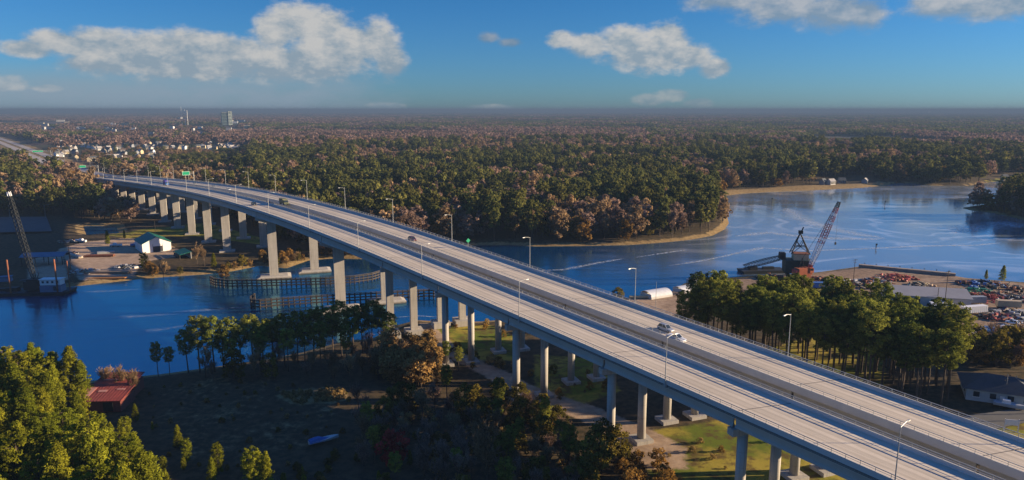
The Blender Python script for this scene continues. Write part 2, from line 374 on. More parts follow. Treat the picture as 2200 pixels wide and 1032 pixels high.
DRY = [P2(q, 2) for q in [[(330, 830), (480, 800), (720, 815), (760, 860), (720, 960), (480, 1010), (300, 1000), (310, 900)]]]
INLET_SHEET = P2([(-120, 470), (100, 468), (112, 500), (-120, 505)], 2)
def road_z(px, py):
    s = (px - OA.x) * AX.x + (py - OA.y) * AX.y; t = (px - OA.x) * PE.x + (py - OA.y) * PE.y
    return s, t - bend(s)
def ground_h(px, py, sd=None):
    sd = shore(px, py) if sd is None else sd
    h = np.clip(sd * 0.22, -3.0, 2.0)
    land = np.clip(sd / 25, 0, 1)
    d = np.hypot(px, py)
    d0 = np.hypot(px, py); h = h + np.clip((d0 - 14000) / 30000, 0, 1) * 66
    h = h + land * (0.25 * vnoise(px, py, 40, 0) + np.clip((d - 900) / 3000, 0, 1) * (2.0 + 1.5 * vnoise(px, py, 900, 1)))
    s, t = road_z(px, py)
    rz = np.interp(s, _ss, _zz) - 0.45
    slope = np.maximum(0, np.abs(t - 12.5) - 24) * 0.45
    emb = rz - slope
    f = np.clip((s - 475) / 40, 0, 1)
    h = np.where(s > 470, np.maximum(h, emb * f + h * (1 - f) - 0.0), h)
    cut = np.where((s > 500) & (np.abs(t - 12.5) < 24) & (s < 3400), np.minimum(h, rz), h)
    return cut
def make_ground():
    azs = np.radians(np.linspace(-62, 62, 430))
    ds = [6.0]
    while ds[-1] < 46000: ds.append(ds[-1] * (1.0105 if 90 < ds[-1] < 900 else (1.016 if 900 <= ds[-1] < 2500 else 1.05)) + (0.0 if ds[-1] > 90 else 1.5))
    ds = np.array(ds); A, D = np.meshgrid(azs, ds); px = (np.sin(A) * D).ravel(); py = (np.cos(A) * D).ravel() - 4.0
    sd = shore(px, py); h = ground_h(px, py, sd)
    nr, nc = A.shape
    V = np.stack([px, py, h], 1); idx = np.arange(nr * nc).reshape(nr, nc)
    F = np.stack([idx[:-1, :-1], idx[:-1, 1:], idx[1:, 1:], idx[1:, :-1]], -1).reshape(-1, 4)
    me = bpy.data.meshes.new('ground'); me.vertices.add(len(V)); me.vertices.foreach_set('co', V.ravel())
    me.loops.add(F.size); me.loops.foreach_set('vertex_index', F[:, ::-1].ravel()); me.polygons.add(len(F))
    me.polygons.foreach_set('loop_start', np.arange(0, F.size, 4)); me.update(calc_edges=True); me.validate()
    me.polygons.foreach_set('use_smooth', [True] * len(me.polygons))
    z = np.zeros((len(V), 4)); z[:, 3] = 1
    def soft(P, wd):
        d = polydist(px, py, P); ins = inpoly(px, py, P); return np.clip(np.where(ins, 0.5 + d / wd, 0.5 - d / wd), 0, 1)
    near = np.hypot(px, py) < 1500
    for P in GRASS: z[:, 0] = np.maximum(z[:, 0], soft(P, 5))
    for P in DIRT: z[:, 1] = np.maximum(z[:, 1], soft(P, 5))
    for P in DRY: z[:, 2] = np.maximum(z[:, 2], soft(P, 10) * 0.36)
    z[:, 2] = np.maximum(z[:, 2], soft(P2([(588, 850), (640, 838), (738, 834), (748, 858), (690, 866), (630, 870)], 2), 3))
    s, t = road_z(px, py)
    # beach and marsh fringe
    fr = np.clip(1 - np.abs(sd - 2) / 6.0, 0, 1); z[:, 2] = np.maximum(z[:, 2], fr)
    far_strip = soft(P2([(1555, 412), (1850, 396), (1915, 393), (1908, 399), (1650, 414), (1560, 420)], 0.5), 6); z[:, 2] = np.maximum(z[:, 2], far_strip)
    verge = ((s > 480) & (np.abs(t - 12.5) < 32) & (s < 3000)); z[verge, 2] = 0.8
    at_ = me.color_attributes.new('zone', 'FLOAT_COLOR', 'POINT'); at_.data.foreach_set('color', z.ravel())
    m = bpy.data.materials.new('ground_cover'); m.use_nodes = True; T = NT(m.node_tree); b = T.n['Principled BSDF']
    g = T.add('ShaderNodeNewGeometry'); pos = g.outputs['Position']
    a = T.add('ShaderNodeAttribute', attribute_name='zone'); sep = T.add('ShaderNodeSeparateColor'); T.l.new(a.outputs['Color'], sep.inputs[0])
    nf = T.noise(pos, 0.45, 7, 0.68); nm = T.noise(pos, 0.07, 5, 0.6); nb = T.noise(pos, 0.0016, 5, 0.6); nb2 = T.noise(T.vmath('ADD', pos, (700, 300, 0)), 0.0009, 6, 0.65)
    jit = T.math('ADD', T.math('MULTIPLY', T.math('SUBTRACT', nf, 0.5), 0.9), T.math('MULTIPLY', T.math('SUBTRACT', nm, 0.5), 0.7))
    def msk(ch): return T.mapr(T.math('ADD', sep.outputs[ch], T.math('MULTIPLY', jit, 0.8)), 0.35, 0.65)
    floor = T.mix(T.mapr(nf, 0.35, 0.65), rgba((0.045, 0.038, 0.022)), rgba((0.10, 0.07, 0.038)))
    wood = T.mix(T.mapr(nb, 0.42, 0.58), rgba((0.115, 0.078, 0.066)), rgba((0.05, 0.06, 0.035)))
    wood = T.mix(T.mapr(nb2, 0.55, 0.66, 0, 0.8), wood, rgba((0.17, 0.12, 0.085)))
    ln = T.vmath('LENGTH', pos); far = T.mapr(ln, 900, 1800)
    c = T.mix(far, floor, wood)
    grass = T.mix(T.mapr(nm, 0.40, 0.60), rgba((0.12, 0.15, 0.018)), rgba((0.34, 0.27, 0.045)))
    grass = T.mix(T.mapr(T.math('ADD', T.math('MULTIPLY', nf, 0.5), T.math('MULTIPLY', T.noise(pos, 0.2, 4, 0.6), 0.5)), 0.47, 0.60, 0, 0.85), grass, rgba((0.10, 0.062, 0.028)))
    dirt = T.mix(T.mapr(nf, 0.35, 0.68), rgba((0.36, 0.25, 0.165)), rgba((0.47, 0.345, 0.235)))
    dirt = T.mix(T.mapr(nm, 0.5, 0.68, 0, 0.7), dirt, rgba((0.19, 0.14, 0.10)))
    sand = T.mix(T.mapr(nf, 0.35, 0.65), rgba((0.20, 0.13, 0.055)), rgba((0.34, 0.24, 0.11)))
    px_, py_, pz_ = T.sep(pos)
    dirt = T.mix(T.math('MULTIPLY', T.mapr(px_, 40, 90), T.mapr(nm, 0.30, 0.55, 0.55, 1.0)), dirt, T.mix(T.mapr(nf, 0.35, 0.65), rgba((0.17, 0.115, 0.075)), rgba((0.29, 0.205, 0.14))))
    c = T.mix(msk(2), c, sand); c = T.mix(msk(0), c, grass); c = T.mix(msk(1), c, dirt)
    T.l.new(c, b.inputs['Base Color']); T.put(b.inputs['Roughness'], 0.95); T.put(b.inputs['Specular IOR Level'], 0.1)
    bn = T.add('ShaderNodeBump'); T.put(bn.inputs['Strength'], 0.35); T.put(bn.inputs['Distance'], 0.25); T.l.new(nf, bn.inputs['Height']); T.l.new(bn.outputs[0], b.inputs['Normal'])
    me.materials.append(m)
    o = bpy.data.objects.new('ground', me); COL.objects.link(o)
    return tag(o, 'wooded river plain of leaf litter, grass and bare dirt', 'ground', kind='structure')
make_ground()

def make_water():
    mb = MB(); x0, x1, y0, y1 = -900, 1500, 90, 1400
    mb.poly([(x0, y0, 0), (x1, y0, 0), (x1, y1, 0), (x0, y1, 0)])
    m = bpy.data.materials.new('river_water'); m.use_nodes = True; T = NT(m.node_tree); b = T.n['Principled BSDF']
    g = T.add('ShaderNodeNewGeometry'); pos = g.outputs['Position']
    v = T.vmath('MULTIPLY', pos, (0.55, 1.0, 1))
    wob = T.noise(T.vmath('MULTIPLY', pos, (0.35, 1.0, 1)), 0.012, 4, 0.55, 1.2)      # wind lanes and slicks
    slick = T.mapr(wob, 0.44, 0.58)
    n1 = T.noise(v, 0.9, 3, 0.6); n2 = T.noise(v, 0.16, 4, 0.55)
    hgt = T.math('ADD', T.math('MULTIPLY', n1, 0.30), T.math('MULTIPLY', n2, 0.9))
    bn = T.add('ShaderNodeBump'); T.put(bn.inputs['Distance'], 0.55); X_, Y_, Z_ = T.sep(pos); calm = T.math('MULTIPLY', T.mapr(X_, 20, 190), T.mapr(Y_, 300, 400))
    T.l.new(T.math('MULTIPLY', T.mapr(slick, 0, 1, 0.22, 0.55, False), T.mapr(calm, 0, 1, 1.0, 0.22, False)), bn.inputs['Strength']); T.l.new(hgt, bn.inputs['Height'])
    T.n.remove(b); df = T.add('ShaderNodeBsdfDiffuse'); gl = T.add('ShaderNodeBsdfGlossy'); mxs = T.add('ShaderNodeMixShader')
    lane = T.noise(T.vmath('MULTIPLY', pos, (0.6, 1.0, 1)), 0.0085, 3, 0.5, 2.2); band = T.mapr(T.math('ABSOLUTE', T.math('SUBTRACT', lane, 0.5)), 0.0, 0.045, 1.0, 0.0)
    silt_sheen = T.mix(T.math('MULTIPLY', band, T.mapr(T.noise(pos, 0.02, 3, 0.5), 0.35, 0.6)), rgba((0.23, 0.275, 0.315)), rgba((0.60, 0.62, 0.63)))  # sediment tone plus painted pale bands standing in for silvery sky sheen
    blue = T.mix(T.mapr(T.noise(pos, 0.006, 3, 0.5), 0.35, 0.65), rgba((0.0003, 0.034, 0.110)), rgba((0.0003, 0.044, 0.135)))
    T.l.new(T.mix(calm, blue, silt_sheen), df.inputs[0])
    T.l.new(bn.outputs[0], gl.inputs['Normal']); T.l.new(T.mapr(slick, 0, 1, 0.10, 0.20, False), gl.inputs['Roughness'])
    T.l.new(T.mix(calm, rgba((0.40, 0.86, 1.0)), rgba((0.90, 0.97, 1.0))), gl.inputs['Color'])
    lw = T.add('ShaderNodeLayerWeight'); T.put(lw.inputs['Blend'], 0.35)
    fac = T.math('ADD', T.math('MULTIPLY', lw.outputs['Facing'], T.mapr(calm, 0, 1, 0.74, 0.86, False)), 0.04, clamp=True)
    T.l.new(fac, mxs.inputs[0]); T.l.new(df.outputs[0], mxs.inputs[1]); T.l.new(gl.outputs[0], mxs.inputs[2]); T.l.new(mxs.outputs[0], T.n['Material Output'].inputs[0])
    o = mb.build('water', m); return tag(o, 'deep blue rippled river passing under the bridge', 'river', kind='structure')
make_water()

# ------------------------------------------------------------------ the two bridge decks
def sample_s(a, b, st=6.0):
    n = max(2, int(round((b - a) / st)) + 1); return list(np.linspace(a, b, n))
PIERS = [-347, -310, -273.5, -237, -200, -163.5, -127, -75, 2, 77, 114, 151, 188, 225, 262, 299, 336, 373, 410, 447, 484]
WALL_PIERS = set([-75, 2, 77, 114, 151, 188, 225, 262, 299, 336, 373, 410, 447, 484])
S0 = -440.0
def strip_st(name, s_list, t_left, t_right, z_off, m, parent, tc):
    """flat ribbon following the deck with s,t coordinates stored as uv"""
    V = []; UV = []; F = []
    for s in s_list:
        for t in (t_left, t_right):
            V.append(ST(s, tc + t, prof(s) + z_off) - parent.location); UV.append((s, t))
    n = len(s_list)
    for i in range(n - 1): F.append((2 * i, 2 * i + 1, 2 * i + 3, 2 * i + 2))
    me = bpy.data.meshes.new(name); me.from_pydata([tuple(v) for v in V], [], F); me.materials.append(m)
    uvl = me.uv_layers.new(name='st')
    for lp in me.loops: uvl.data[lp.index].uv = UV[lp.vertex_index]
    o = bpy.data.objects.new(name, me); COL.objects.link(o); o.parent = parent; return o
def sect(parent, tc, s, prof_pts, zb):
    o = parent.location; return [ST(s, tc + u, zb + v) - o for (u, v) in prof_pts]
SKD = (PE - AX * SK).normalized()
def bridge(tc, near, label):
    root = empty('highway_bridge', ST(0, tc, 0), 0, label, 'bridge', 'twin highway bridges over the river')
    sl = sample_s(S0, S_END)
    # deck: riding surface + slab
    strip_st('deck', sl, -HWID + 0.42, HWID - 0.42, 0.0, M_DECK, root, tc)
    slab = MB(); slab.sweep([sect(root, tc, s, [(-HWID, -0.32), (HWID, -0.32), (HWID, -0.02), (-HWID, -0.02)], prof(s)) for s in sl])
    slab.build('deck_slab', M_CONC2, root)
    for sg in (-1, 1):
        pp = [(HWID, -0.95), (HWID, 0.80), (HWID - 0.26, 0.80), (HWID - 0.32, 0.25), (HWID - 0.45, 0.0), (HWID - 0.45, -0.3), (HWID - 0.3, -0.95)]
        pp = [(sg * u * (1.0 if u != HWID else 1.0008), v) for u, v in pp]
        pb = MB(); pb.sweep([sect(root, tc, s, pp, prof(s)) for s in sl]); par = pb.build('parapet', M_PARA, root)
        rl = MB()
        for hz, th_ in ((1.12, 0.05), (1.50, 0.13)):
            rl.sweep([sect(root, tc, s, [(sg * (HWID - 0.14) - .06, hz), (sg * (HWID - 0.14) + .06, hz), (sg * (HWID - 0.14) + .06, hz + th_), (sg * (HWID - 0.14) - .06, hz + th_)], prof(s)) for s in sl])
        s = S0
        while s < S_END:
            b = ST(s, tc + sg * (HWID - 0.14), prof(s) + 0.8) - root.location; rl.box((b.x, b.y, b.z + 0.38), (0.09, 0.09, 0.78), TH); s += 2.6
        rl.build('railing', M_STEEL, root)
    if near:
        cb = MB()
        for hz in (-0.42, -0.60, -0.80):
            cb.sweep([sect(root, tc, s, [(-HWID - 0.10, hz), (-HWID - 0.02, hz), (-HWID - 0.02, hz + 0.07), (-HWID - 0.10, hz + 0.07)], prof(s)) for s in sl])
        cb.build('conduit', M_DARK, root)
    # yellow and white edge lines, dashed lane line
    for (u, mt, nm) in ((-HWID + 1.6, M_PAINTY if not near else M_PAINTW, 'edge_line'), (HWID - 1.7, M_PAINTW if not near else M_PAINTY, 'edge_line')):
        strip_st(nm, sl, u - 0.06, u + 0.06, 0.006, M_LINE, root, tc)
    # expansion joints
    for s in PIERS:
        jt = MB()
        a = ST(s, tc, 0) - SKD * (HWID / SKD.dot(PE) * 0.93); b = ST(s, tc, 0) + SKD * (HWID / SKD.dot(PE) * 0.93)
        sa = (a - OA).dot(AX); sb = (b - OA).dot(AX)
        P = [a - AX * 0.12, b - AX * 0.12, b + AX * 0.12, a + AX * 0.12]
        jt.poly([Vector((p.x, p.y, prof(z_) + 0.01)) - root.location for p, z_ in zip(P, (sa, sb, sb, sa))])
        jt.build('expansion_joint', M_JOINT, root)
    # girders, one mesh per span and line
    ends = [S0] + PIERS + [S_END]
    for a, b in zip(ends[:-1], ends[1:]):
        mid = 0.5 * (a + b); long_span = (b - a) > 45
        for u in (-6.0, -2.0, 2.0, 6.0):
            sa = a + 0.28 - u * SK; sb = b - 0.28 - u * SK; rings = []
            for s in sample_s(sa, sb, 5.0):
                dep = 3.1
                if long_span or -130 < mid < 120:
                    # haunch deepening towards the channel piers
                    for pk in (-75, 2): dep = max(dep, 3.1 + 0.5 * max(0, 1 - abs(s - pk) / 26.0) ** 1.6)
                rings.append(sect(root, tc, s, [(u - 0.42, -dep - 0.34), (u + 0.42, -dep - 0.34), (u + 0.42, -dep), (u + 0.16, -dep + 0.35), (u + 0.16, -1.15), (u + 0.5, -0.9), (u + 0.5, -0.3), (u - 0.5, -0.3), (u - 0.5, -0.9), (u - 0.16, -1.15), (u - 0.16, -dep + 0.35), (u - 0.42, -dep)], prof(s)))
            g = MB(); g.sweep(rings); g.build('girder', M_CONC2, root)
    # piers
    for s in PIERS:
        c0 = ST(s, tc, 0); zt = prof(s) - (3.1 + 0.5 if s in (-75, 2) else 3.1) - 0.36
        gz = float(ground_h(np.array([c0.x]), np.array([c0.y]))[0]); wet = gz < 0.4
        rz = atan2(SKD.y, SKD.x); L = 2 * 7.0 / SKD.dot(PE)
        loc = c0 - root.location
        cap = MB(); ct = zt
        if s in WALL_PIERS:
            hw = L / 2; P = []
            prof_c = [(-hw, ct), (-hw, ct - 0.9), (-2.3, ct - 2.5), (2.3, ct - 2.5), (hw, ct - 0.9), (hw, ct)]
            r0 = [Vector((loc.x, loc.y, 0)) + SKD * u + Vector((-SKD.y, SKD.x, 0)) * (-1.1) + Vector((0, 0, v)) for u, v in prof_c]
            r1 = [p + Vector((-SKD.y, SKD.x, 0)) * 2.2 for p in r0]
            cap.sweep([r0, r1]); pr = cap.build('pier', M_CONC, root)
            col_ = MB(); col_.box((loc.x, loc.y, (ct - 2.5 + max(gz, 0.6)) / 2), (4.3, 2.15, ct - 2.5 - max(gz, 0.6)), rz); col_.build('column', M_CONC, pr)
            ft = MB()
            if s in (2, -75): 
                ft.box((loc.x, loc.y, 0.45), (16.5, 9.5, 1.1), rz); ft.box((loc.x, loc.y, 1.25), (16.3, 9.3, 0.5), rz, taper=0.8)
            else: ft.box((loc.x, loc.y, max(gz, 0.3) + 0.25), (8.5, 6.5, 1.3), rz)
            ft.build('footing', M_CONC, pr)
        else:
            cap.box((loc.x, loc.y, ct - 0.75), (L, 1.9, 1.5), rz); pr = cap.build('pier', M_CONC, root)
            for sg in (-1, 1):
                p = loc + SKD * (4.3 * sg); q = p + root.location
                g2 = max(float(ground_h(np.array([q.x]), np.array([q.y]))[0]), -1.0)
                cm = MB()
                if s == -127: cm.box((p.x, p.y, (ct - 1.5 + g2) / 2), (2.5, 2.2, ct - 1.5 - g2), rz)
                else: cm.cyl((p.x, p.y, g2 - 0.5), (p.x, p.y, ct - 1.5), 1.07, n=20)
                cm.build('column', M_CONC, pr, smooth=(s != -127))
                fm = MB()
                if s == -127: fm.box((p.x, p.y, g2 + 0.9), (6.4, 6.4, 2.6), rz)
                else: fm.box((p.x, p.y, g2 + 0.35), (4.6, 4.6, 1.1), rz)
                fm.build('footing', M_CONC, pr)
    # abutment
    ab = MB(); p = ST(S_END + 2, tc, 0) - root.location; z = prof(S_END + 2)
    ab.box((p.x, p.y, z - 3.6), (HWID * 2 + 0.6, 3.2, 6.2), TH); ab.build('abutment', M_CONC, root)
    return root
M_JOINT = mat('joint_steel', (0.10, 0.09, 0.085), 0.7)
M_LINE = mat('worn_road_line', (0.56, 0.51, 0.44), 0.8, 0.3, 0.8)
near_bridge = bridge(TF, True, 'nearer concrete highway bridge with lamp posts along its outer left edge')
far_bridge = bridge(TR, False, 'farther concrete highway bridge carrying the pair of cars, its lamp posts on the far edge')

# approach roads on the embankment
def road(name, tc, a, b, hw, m, dz=0.03):
    mb = MB(); pts = sample_s(a, b, 12)
    V = [];
    for s in pts: V.append([ST(s, tc - hw, prof(s) + dz - 0.1), ST(s, tc + hw, prof(s) + dz - 0.1)])
    for i in range(len(V) - 1): mb.poly([V[i][0], V[i][1], V[i + 1][1], V[i + 1][0]])
    o = mb.build(name, m); return tag(o, kind='structure')
tag(road('approach_road', TF, S_END, 3300, 6.8, M_ROADC), 'pale highway lanes leaving the nearer bridge', 'road')
tag(road('approach_road', TR, S_END, 3300, 6.8, M_ROADC), 'pale highway lanes leaving the farther bridge', 'road')
def ribbon(name, pts, wd, m, label, cat='road', kind='structure'):
    mb = MB(); L = []
    for i, p in enumerate(pts):
        d = (pts[min(i + 1, len(pts) - 1)] - pts[max(i - 1, 0)]); d.z = 0; d.normalize(); r = Vector((d.y, -d.x, 0)) * wd / 2; L.append((p - r, p + r))
    for i in range(len(L) - 1): mb.poly([L[i][0], L[i][1], L[i + 1][1], L[i + 1][0]])
    return tag(mb.build(name, m), label, cat, kind=kind)
ribbon('ramp_road', [ST(720, -9, 7.6), ST(800, -16, 7.3), ST(900, -34, 7.0), ST(1000, -66, 6.8), ST(1100, -110, 6.6), ST(1250, -190, 6.4)], 9, M_ROADC, 'curved slip road joining the highway at the far left')
inletm = MB(); inletm.poly([(p[0], p[1], 2.9) for p in INLET_SHEET]); tag(inletm.build('inlet_stand_in', M_ASPH), 'dark sheet standing in for the shaded inlet beyond the crane barge', 'inlet stand-in', kind='structure')  # dark sheet stands in for what looks like a shaded inlet

# ---- street lamps on the bridges
def make_lamp():
    r = empty('street_lamp', (0, 0, 0))
    p = MB(); p.box((0, 0, 0.35), (0.55, 0.55, 0.7)); p.cyl((0, 0, 0.7), (0, 0, 11.6), 0.13, 0.07, 8); p.build('pole', M_STEEL, r)
    a = MB(); prev = Vector((0, 0, 11.3))
    for i in range(1, 7):
        q = Vector((0, 0, 0)) + Vector((i / 6 * 2.5, 0, 11.3 + 0.45 * sin(i / 6 * pi / 2))); a.cyl(prev, q, 0.06, 0.055, 6); prev = q
    a.build('arm', M_STEEL, r)
    h = MB(); h.box((2.85, 0, 11.72), (0.95, 0.36, 0.16), taper=0.75); h.box((2.85, 0, 11.62), (0.7, 0.26, 0.06), mi=1); h.build('lamp_head', [M_STEEL, M_LAMP], r)
    return r
LAMP = make_lamp(); first = [True]
def place(root, loc, rz, label, cat, group=None, scale=1.0):
    global_first = USED.get(root.name, False)
    o = copy_tree(root) if global_first else root
    USED[root.name] = True
    o.location = loc; o.rotation_euler = (0, 0, rz); o.scale = (scale,) * 3
    return tag(o, label, cat, group)
USED = {}
KIDS[LAMP.name] = list(LAMP.children)
angp = atan2(PE.y, PE.x)
lamps_f = [-350, -303, -254.5, -204, -154, -109, -64, -17, 30, 78, 126, 174, 222, 270, 320, 370, 420, 470]
for i, s in enumerate(lamps_f):
    lab = 'lamp post on the outer left edge of the nearer bridge, arm reaching over its deck'
    place(LAMP, ST(s, TF - HWID - 0.30, prof(s) - 0.95), angp, lab, 'street lamp', 'lamp posts along the nearer bridge')
lamps_r = [-362, -312, -262, -213, -165, -117, -70, -22, 25, 72, 120, 168, 216, 264, 312, 360, 408, 456]
for i, s in enumerate(lamps_r):
    lab = 'lamp post on the far edge of the farther bridge, arm reaching back over its deck'
    place(LAMP, ST(s, TR + HWID + 0.30, prof(s) - 0.35), angp + pi, lab, 'street lamp', 'lamp posts along the farther bridge')
for i, s in enumerate([560, 610, 660, 710, 765, 820, 880, 940, 1010, 1080, 1160, 1240]):
    place(LAMP, ST(s, (TF - 9.5) if i % 2 else (TR + 9.5), prof(s) - 0.1), angp + (0 if i % 2 else pi), 'lamp post along the highway beyond the far end of the bridges', 'street lamp', 'lamp posts along the approach highway')
for (x, y) in ((35, 452), (98, 470), (22, 470), (64, 448)):
    q = at(x, y, 2.2); place(LAMP, q, 0.4, 'lamp post standing by the shaded inlet beyond the crane barge', 'street lamp', 'lamp posts of the shaded lot', 0.9)

# ---- overhead signs
def gantry(s, t0, t1, wd, label, single=True):
    z = prof(s); base = ST(s, t0, z); r = empty('highway_sign', base, angp, label, 'road sign')
    L = t1 - t0; p = MB(); p.cyl((0, 0, -0.3), (0, 0, 8.2), 0.28, 0.22, 8); p.build('post', M_STEEL, r)
    if not single:
        p = MB(); p.cyl((L, 0, -0.3), (L, 0, 8.2), 0.28, 0.22, 8); p.build('post', M_STEEL, r)
    b = MB()
    for zz in (6.4, 7.8): b.cyl((0, 0, zz), (L, 0, zz), 0.12, n=6)
    n = int(abs(L) / 1.6)
    for i in range(n): b.cyl((L * i / n, 0, 6.4 if i % 2 else 7.8), (L * (i + 1) / n, 0, 7.8 if i % 2 else 6.4), 0.06, n=4)
    b.build('truss', M_STEEL, r)
    sg = MB(); cxm = L - (wd / 2 + 0.3) * (1 if L > 0 else -1) if single else L / 2
    sg.box((cxm, -0.28, 7.1), (wd, 0.12, 3.0)); sg.box((cxm, -0.345, 7.1), (wd - 0.25, 0.012, 2.75), mi=1); sg.box((cxm, -0.352, 7.1), (wd - 0.5, 0.012, 2.5), mi=0)
    sg.build('sign_panel', [M_SIGN, M_PAINTW], r); return r
gantry(250, TR + HWID + 0.6, TR - 1, 5.6, 'green overhead sign held over the far end of the farther bridge')
gantry(700, TF - 8.5, TR + 9, 12, 'wide green overhead sign spanning the highway where it meets the ground', False)
gantry(1180, TF - 8.5, TR + 9, 16, 'most distant green overhead sign spanning the highway at the far left', False)
r = empty('small_road_sign', ST(-128, TR + HWID + 0.4, prof(-128)), angp, 'small green diamond sign on a post on the edge of the farther bridge', 'road sign')
q = MB(); q.bar((0, 0, 0), (0, 0, 2.6), 0.1); q.build('post', M_STEEL, r)
q = MB(); q.poly([(0, -0.08, 2.0), (1.0, -0.08, 2.9), (0, -0.08, 3.8), (-1.0, -0.08, 2.9)]); q.poly([(0, -0.02, 2.0), (1.0, -0.02, 2.9), (0, -0.02, 3.8), (-1.0, -0.02, 2.9)]); q.build('sign_panel', M_SIGN, r)

# ---- vehicles
def paint(name, c, rough=0.35): return mat('car_paint_' + name, c, rough, 0.04, 1.0, spec=0.5, coat=0.6, metallic=0.1)
def car(paintm, L=4.7, W=1.85, H=1.65, hood=0.30, tail=0.06, label='', loc=(0, 0, 0), rz=0.0, cat='car', group=None, pickup=False):
    """nose towards +x"""
    r = empty('parked_car' if group == 'parked' else 'car', loc, rz, label, cat, None if group == 'parked' else group)
    bh = H * 0.56; x0, x1 = -L / 2, L / 2; hx = x1 - L * hood; tx = x0 + L * tail
    if pickup: tx = x0 + L * 0.36
    def ring(x, hw, zb, zt, ins=0.0):
        return [(x, -hw, zb), (x, hw, zb), (x, hw - 0.02, (zb + zt) / 2), (x, hw - 0.10 - ins, zt), (x, -hw + 0.10 + ins, zt), (x, -hw + 0.02, (zb + zt) / 2)]
    b = MB(); w_ = W / 2
    b.sweep([ring(x0, w_ - 0.14, 0.42, bh - 0.12), ring(x0 + 0.18, w_ - 0.03, 0.30, bh), ring(x0 + L * 0.3, w_, 0.26, bh + 0.01), ring(hx, w_, 0.26, bh + 0.01), ring(x1 - 0.45, w_ - 0.03, 0.28, bh - 0.09), ring(x1 - 0.08, w_ - 0.14, 0.32, bh - 0.20), ring(x1, w_ - 0.22, 0.42, bh - 0.32)])
    b.build('body', paintm, r, smooth=False)
    g = MB(); zt = H - 0.06
    def gring(x, hw, z): return [(x, -hw, z), (x, hw, z)]
    bx0, bx1 = tx + 0.05, hx + 0.08; rx0, rx1 = tx + L * (0.12 if not pickup else 0.05), hx - L * 0.15
    lo = [(bx0, -w_ + 0.09), (bx1, -w_ + 0.09), (bx1, w_ - 0.09), (bx0, w_ - 0.09)]; hi = [(rx0, -w_ + 0.24), (rx1, -w_ + 0.24), (rx1, w_ - 0.24), (rx0, w_ - 0.24)]
    g.hexa([(x, y, bh) for x, y in lo] + [(x, y, zt) for x, y in hi]); g.build('windows', M_GLASS, r)
    rf = MB(); hi2 = [(rx0 - 0.05, -w_ + 0.22), (rx1 + 0.04, -w_ + 0.22), (rx1 + 0.04, w_ - 0.22), (rx0 - 0.05, w_ - 0.22)]
    hi3 = [(rx0 + 0.1, -w_ + 0.32), (rx1 - 0.1, -w_ + 0.32), (rx1 - 0.1, w_ - 0.32), (rx0 + 0.1, w_ - 0.32)]
    rf.hexa([(x, y, zt - 0.01) for x, y in hi2] + [(x, y, H) for x, y in hi3])
    for sy in (-1, 1):
        for t in (0.0, 0.5, 1.0):
            xa = bx0 + (bx1 - bx0) * t; xb = rx0 + (rx1 - rx0) * t
            rf.bar((xa, sy * (w_ - 0.085), bh), (xb, sy * (w_ - 0.235), zt), 0.10, 0.04)
    rf.build('roof', paintm, r)
    for sx in (-1, 1):
        for sy in (-1, 1):
            wx = sx * L * 0.31; t = MB(); t.cyl((wx, sy * (w_ - 0.24), 0.34), (wx, sy * (w_ + 0.015), 0.34), 0.34, n=16); wh = t.build('wheel', M_RUBBER, r)
            t = MB(); t.cyl((wx, sy * (w_ + 0.01), 0.34), (wx, sy * (w_ + 0.03), 0.34), 0.21, n=12); t.build('rim', M_STEEL, wh)
    for sy in (-1, 1):
        h = MB(); h.box((x1 - 0.10, sy * (w_ - 0.38), bh - 0.28), (0.18, 0.36, 0.16)); h.build('headlight', M_LAMP, r)
        h = MB(); h.box((x0 + 0.05, sy * (w_ - 0.28), bh - 0.14), (0.10, 0.24, 0.22)); h.build('tail_light', M_REDP, r)
    return r
rzn = atan2(-AX.y, -AX.x)   # heading down the bridge towards the camera
def on_deck(x, y, tc):
    """deck point of the place under photo pixel (x,y)"""
    z = 30.0
    for _ in range(60):
        p = at(x, y, z); s = (p - OA).dot(AX); z = 0.5 * z + 0.5 * prof(s)
    return s, (p - OA).dot(PE) - float(bend(s))
def deck_car(s, t, pm, label, **k):
    sl = atan((prof(s - 2) - prof(s + 2)) / 4)
    c = car(pm, label=label, loc=ST(s, t, prof(s) + 0.01), rz=rzn, **k); c.rotation_euler = (0, -sl, rzn); return c
s1, t1 = on_deck(1430, 711, TR); s2, t2 = on_deck(1453, 731, TR)
deck_car(s1, t1, paint('silver_grey', (0.30, 0.31, 0.33)), 'silver grey sport utility car on the farther bridge beside the white pickup', H=1.8, tail=0.03)
deck_car(s2, t2, paint('white', (0.72, 0.73, 0.75)), 'white pickup truck on the farther bridge just ahead of the silver car', L=5.5, H=1.75, W=1.95, pickup=True, cat='pickup truck')
for (x, y, tc, pm, lab, kw) in [
    (886, 517, TR, paint('maroon', (0.09, 0.02, 0.025)), 'dark maroon car alone on the farther bridge above the channel', {}),
    (597, 436, TR, paint('black', (0.015, 0.015, 0.018)), 'black car following the green stake truck on the farther bridge', {}),
    (476, 410, TR, paint('white', (0.72, 0.73, 0.75)), 'white car on the farther bridge near its crest', {}),
    (457, 404, TR, paint('grey', (0.2, 0.2, 0.21)), 'grey car on the farther bridge near its crest', {}),
    (546, 441, TF, paint('black', (0.015, 0.015, 0.018)), 'black car alone on the nearer bridge', {}),
    (419, 397, TR, paint('silver_grey', (0.30, 0.31, 0.33)), 'silver car at the far end of the farther bridge', {}),
    (130, 352, TR, paint('white', (0.72, 0.73, 0.75)), 'white car on the highway beside the wide green sign', {})]:
    s, t = on_deck(x, y, tc); deck_car(s, min(max(t, tc - 5.2), tc + 5.2), pm, lab, **kw)
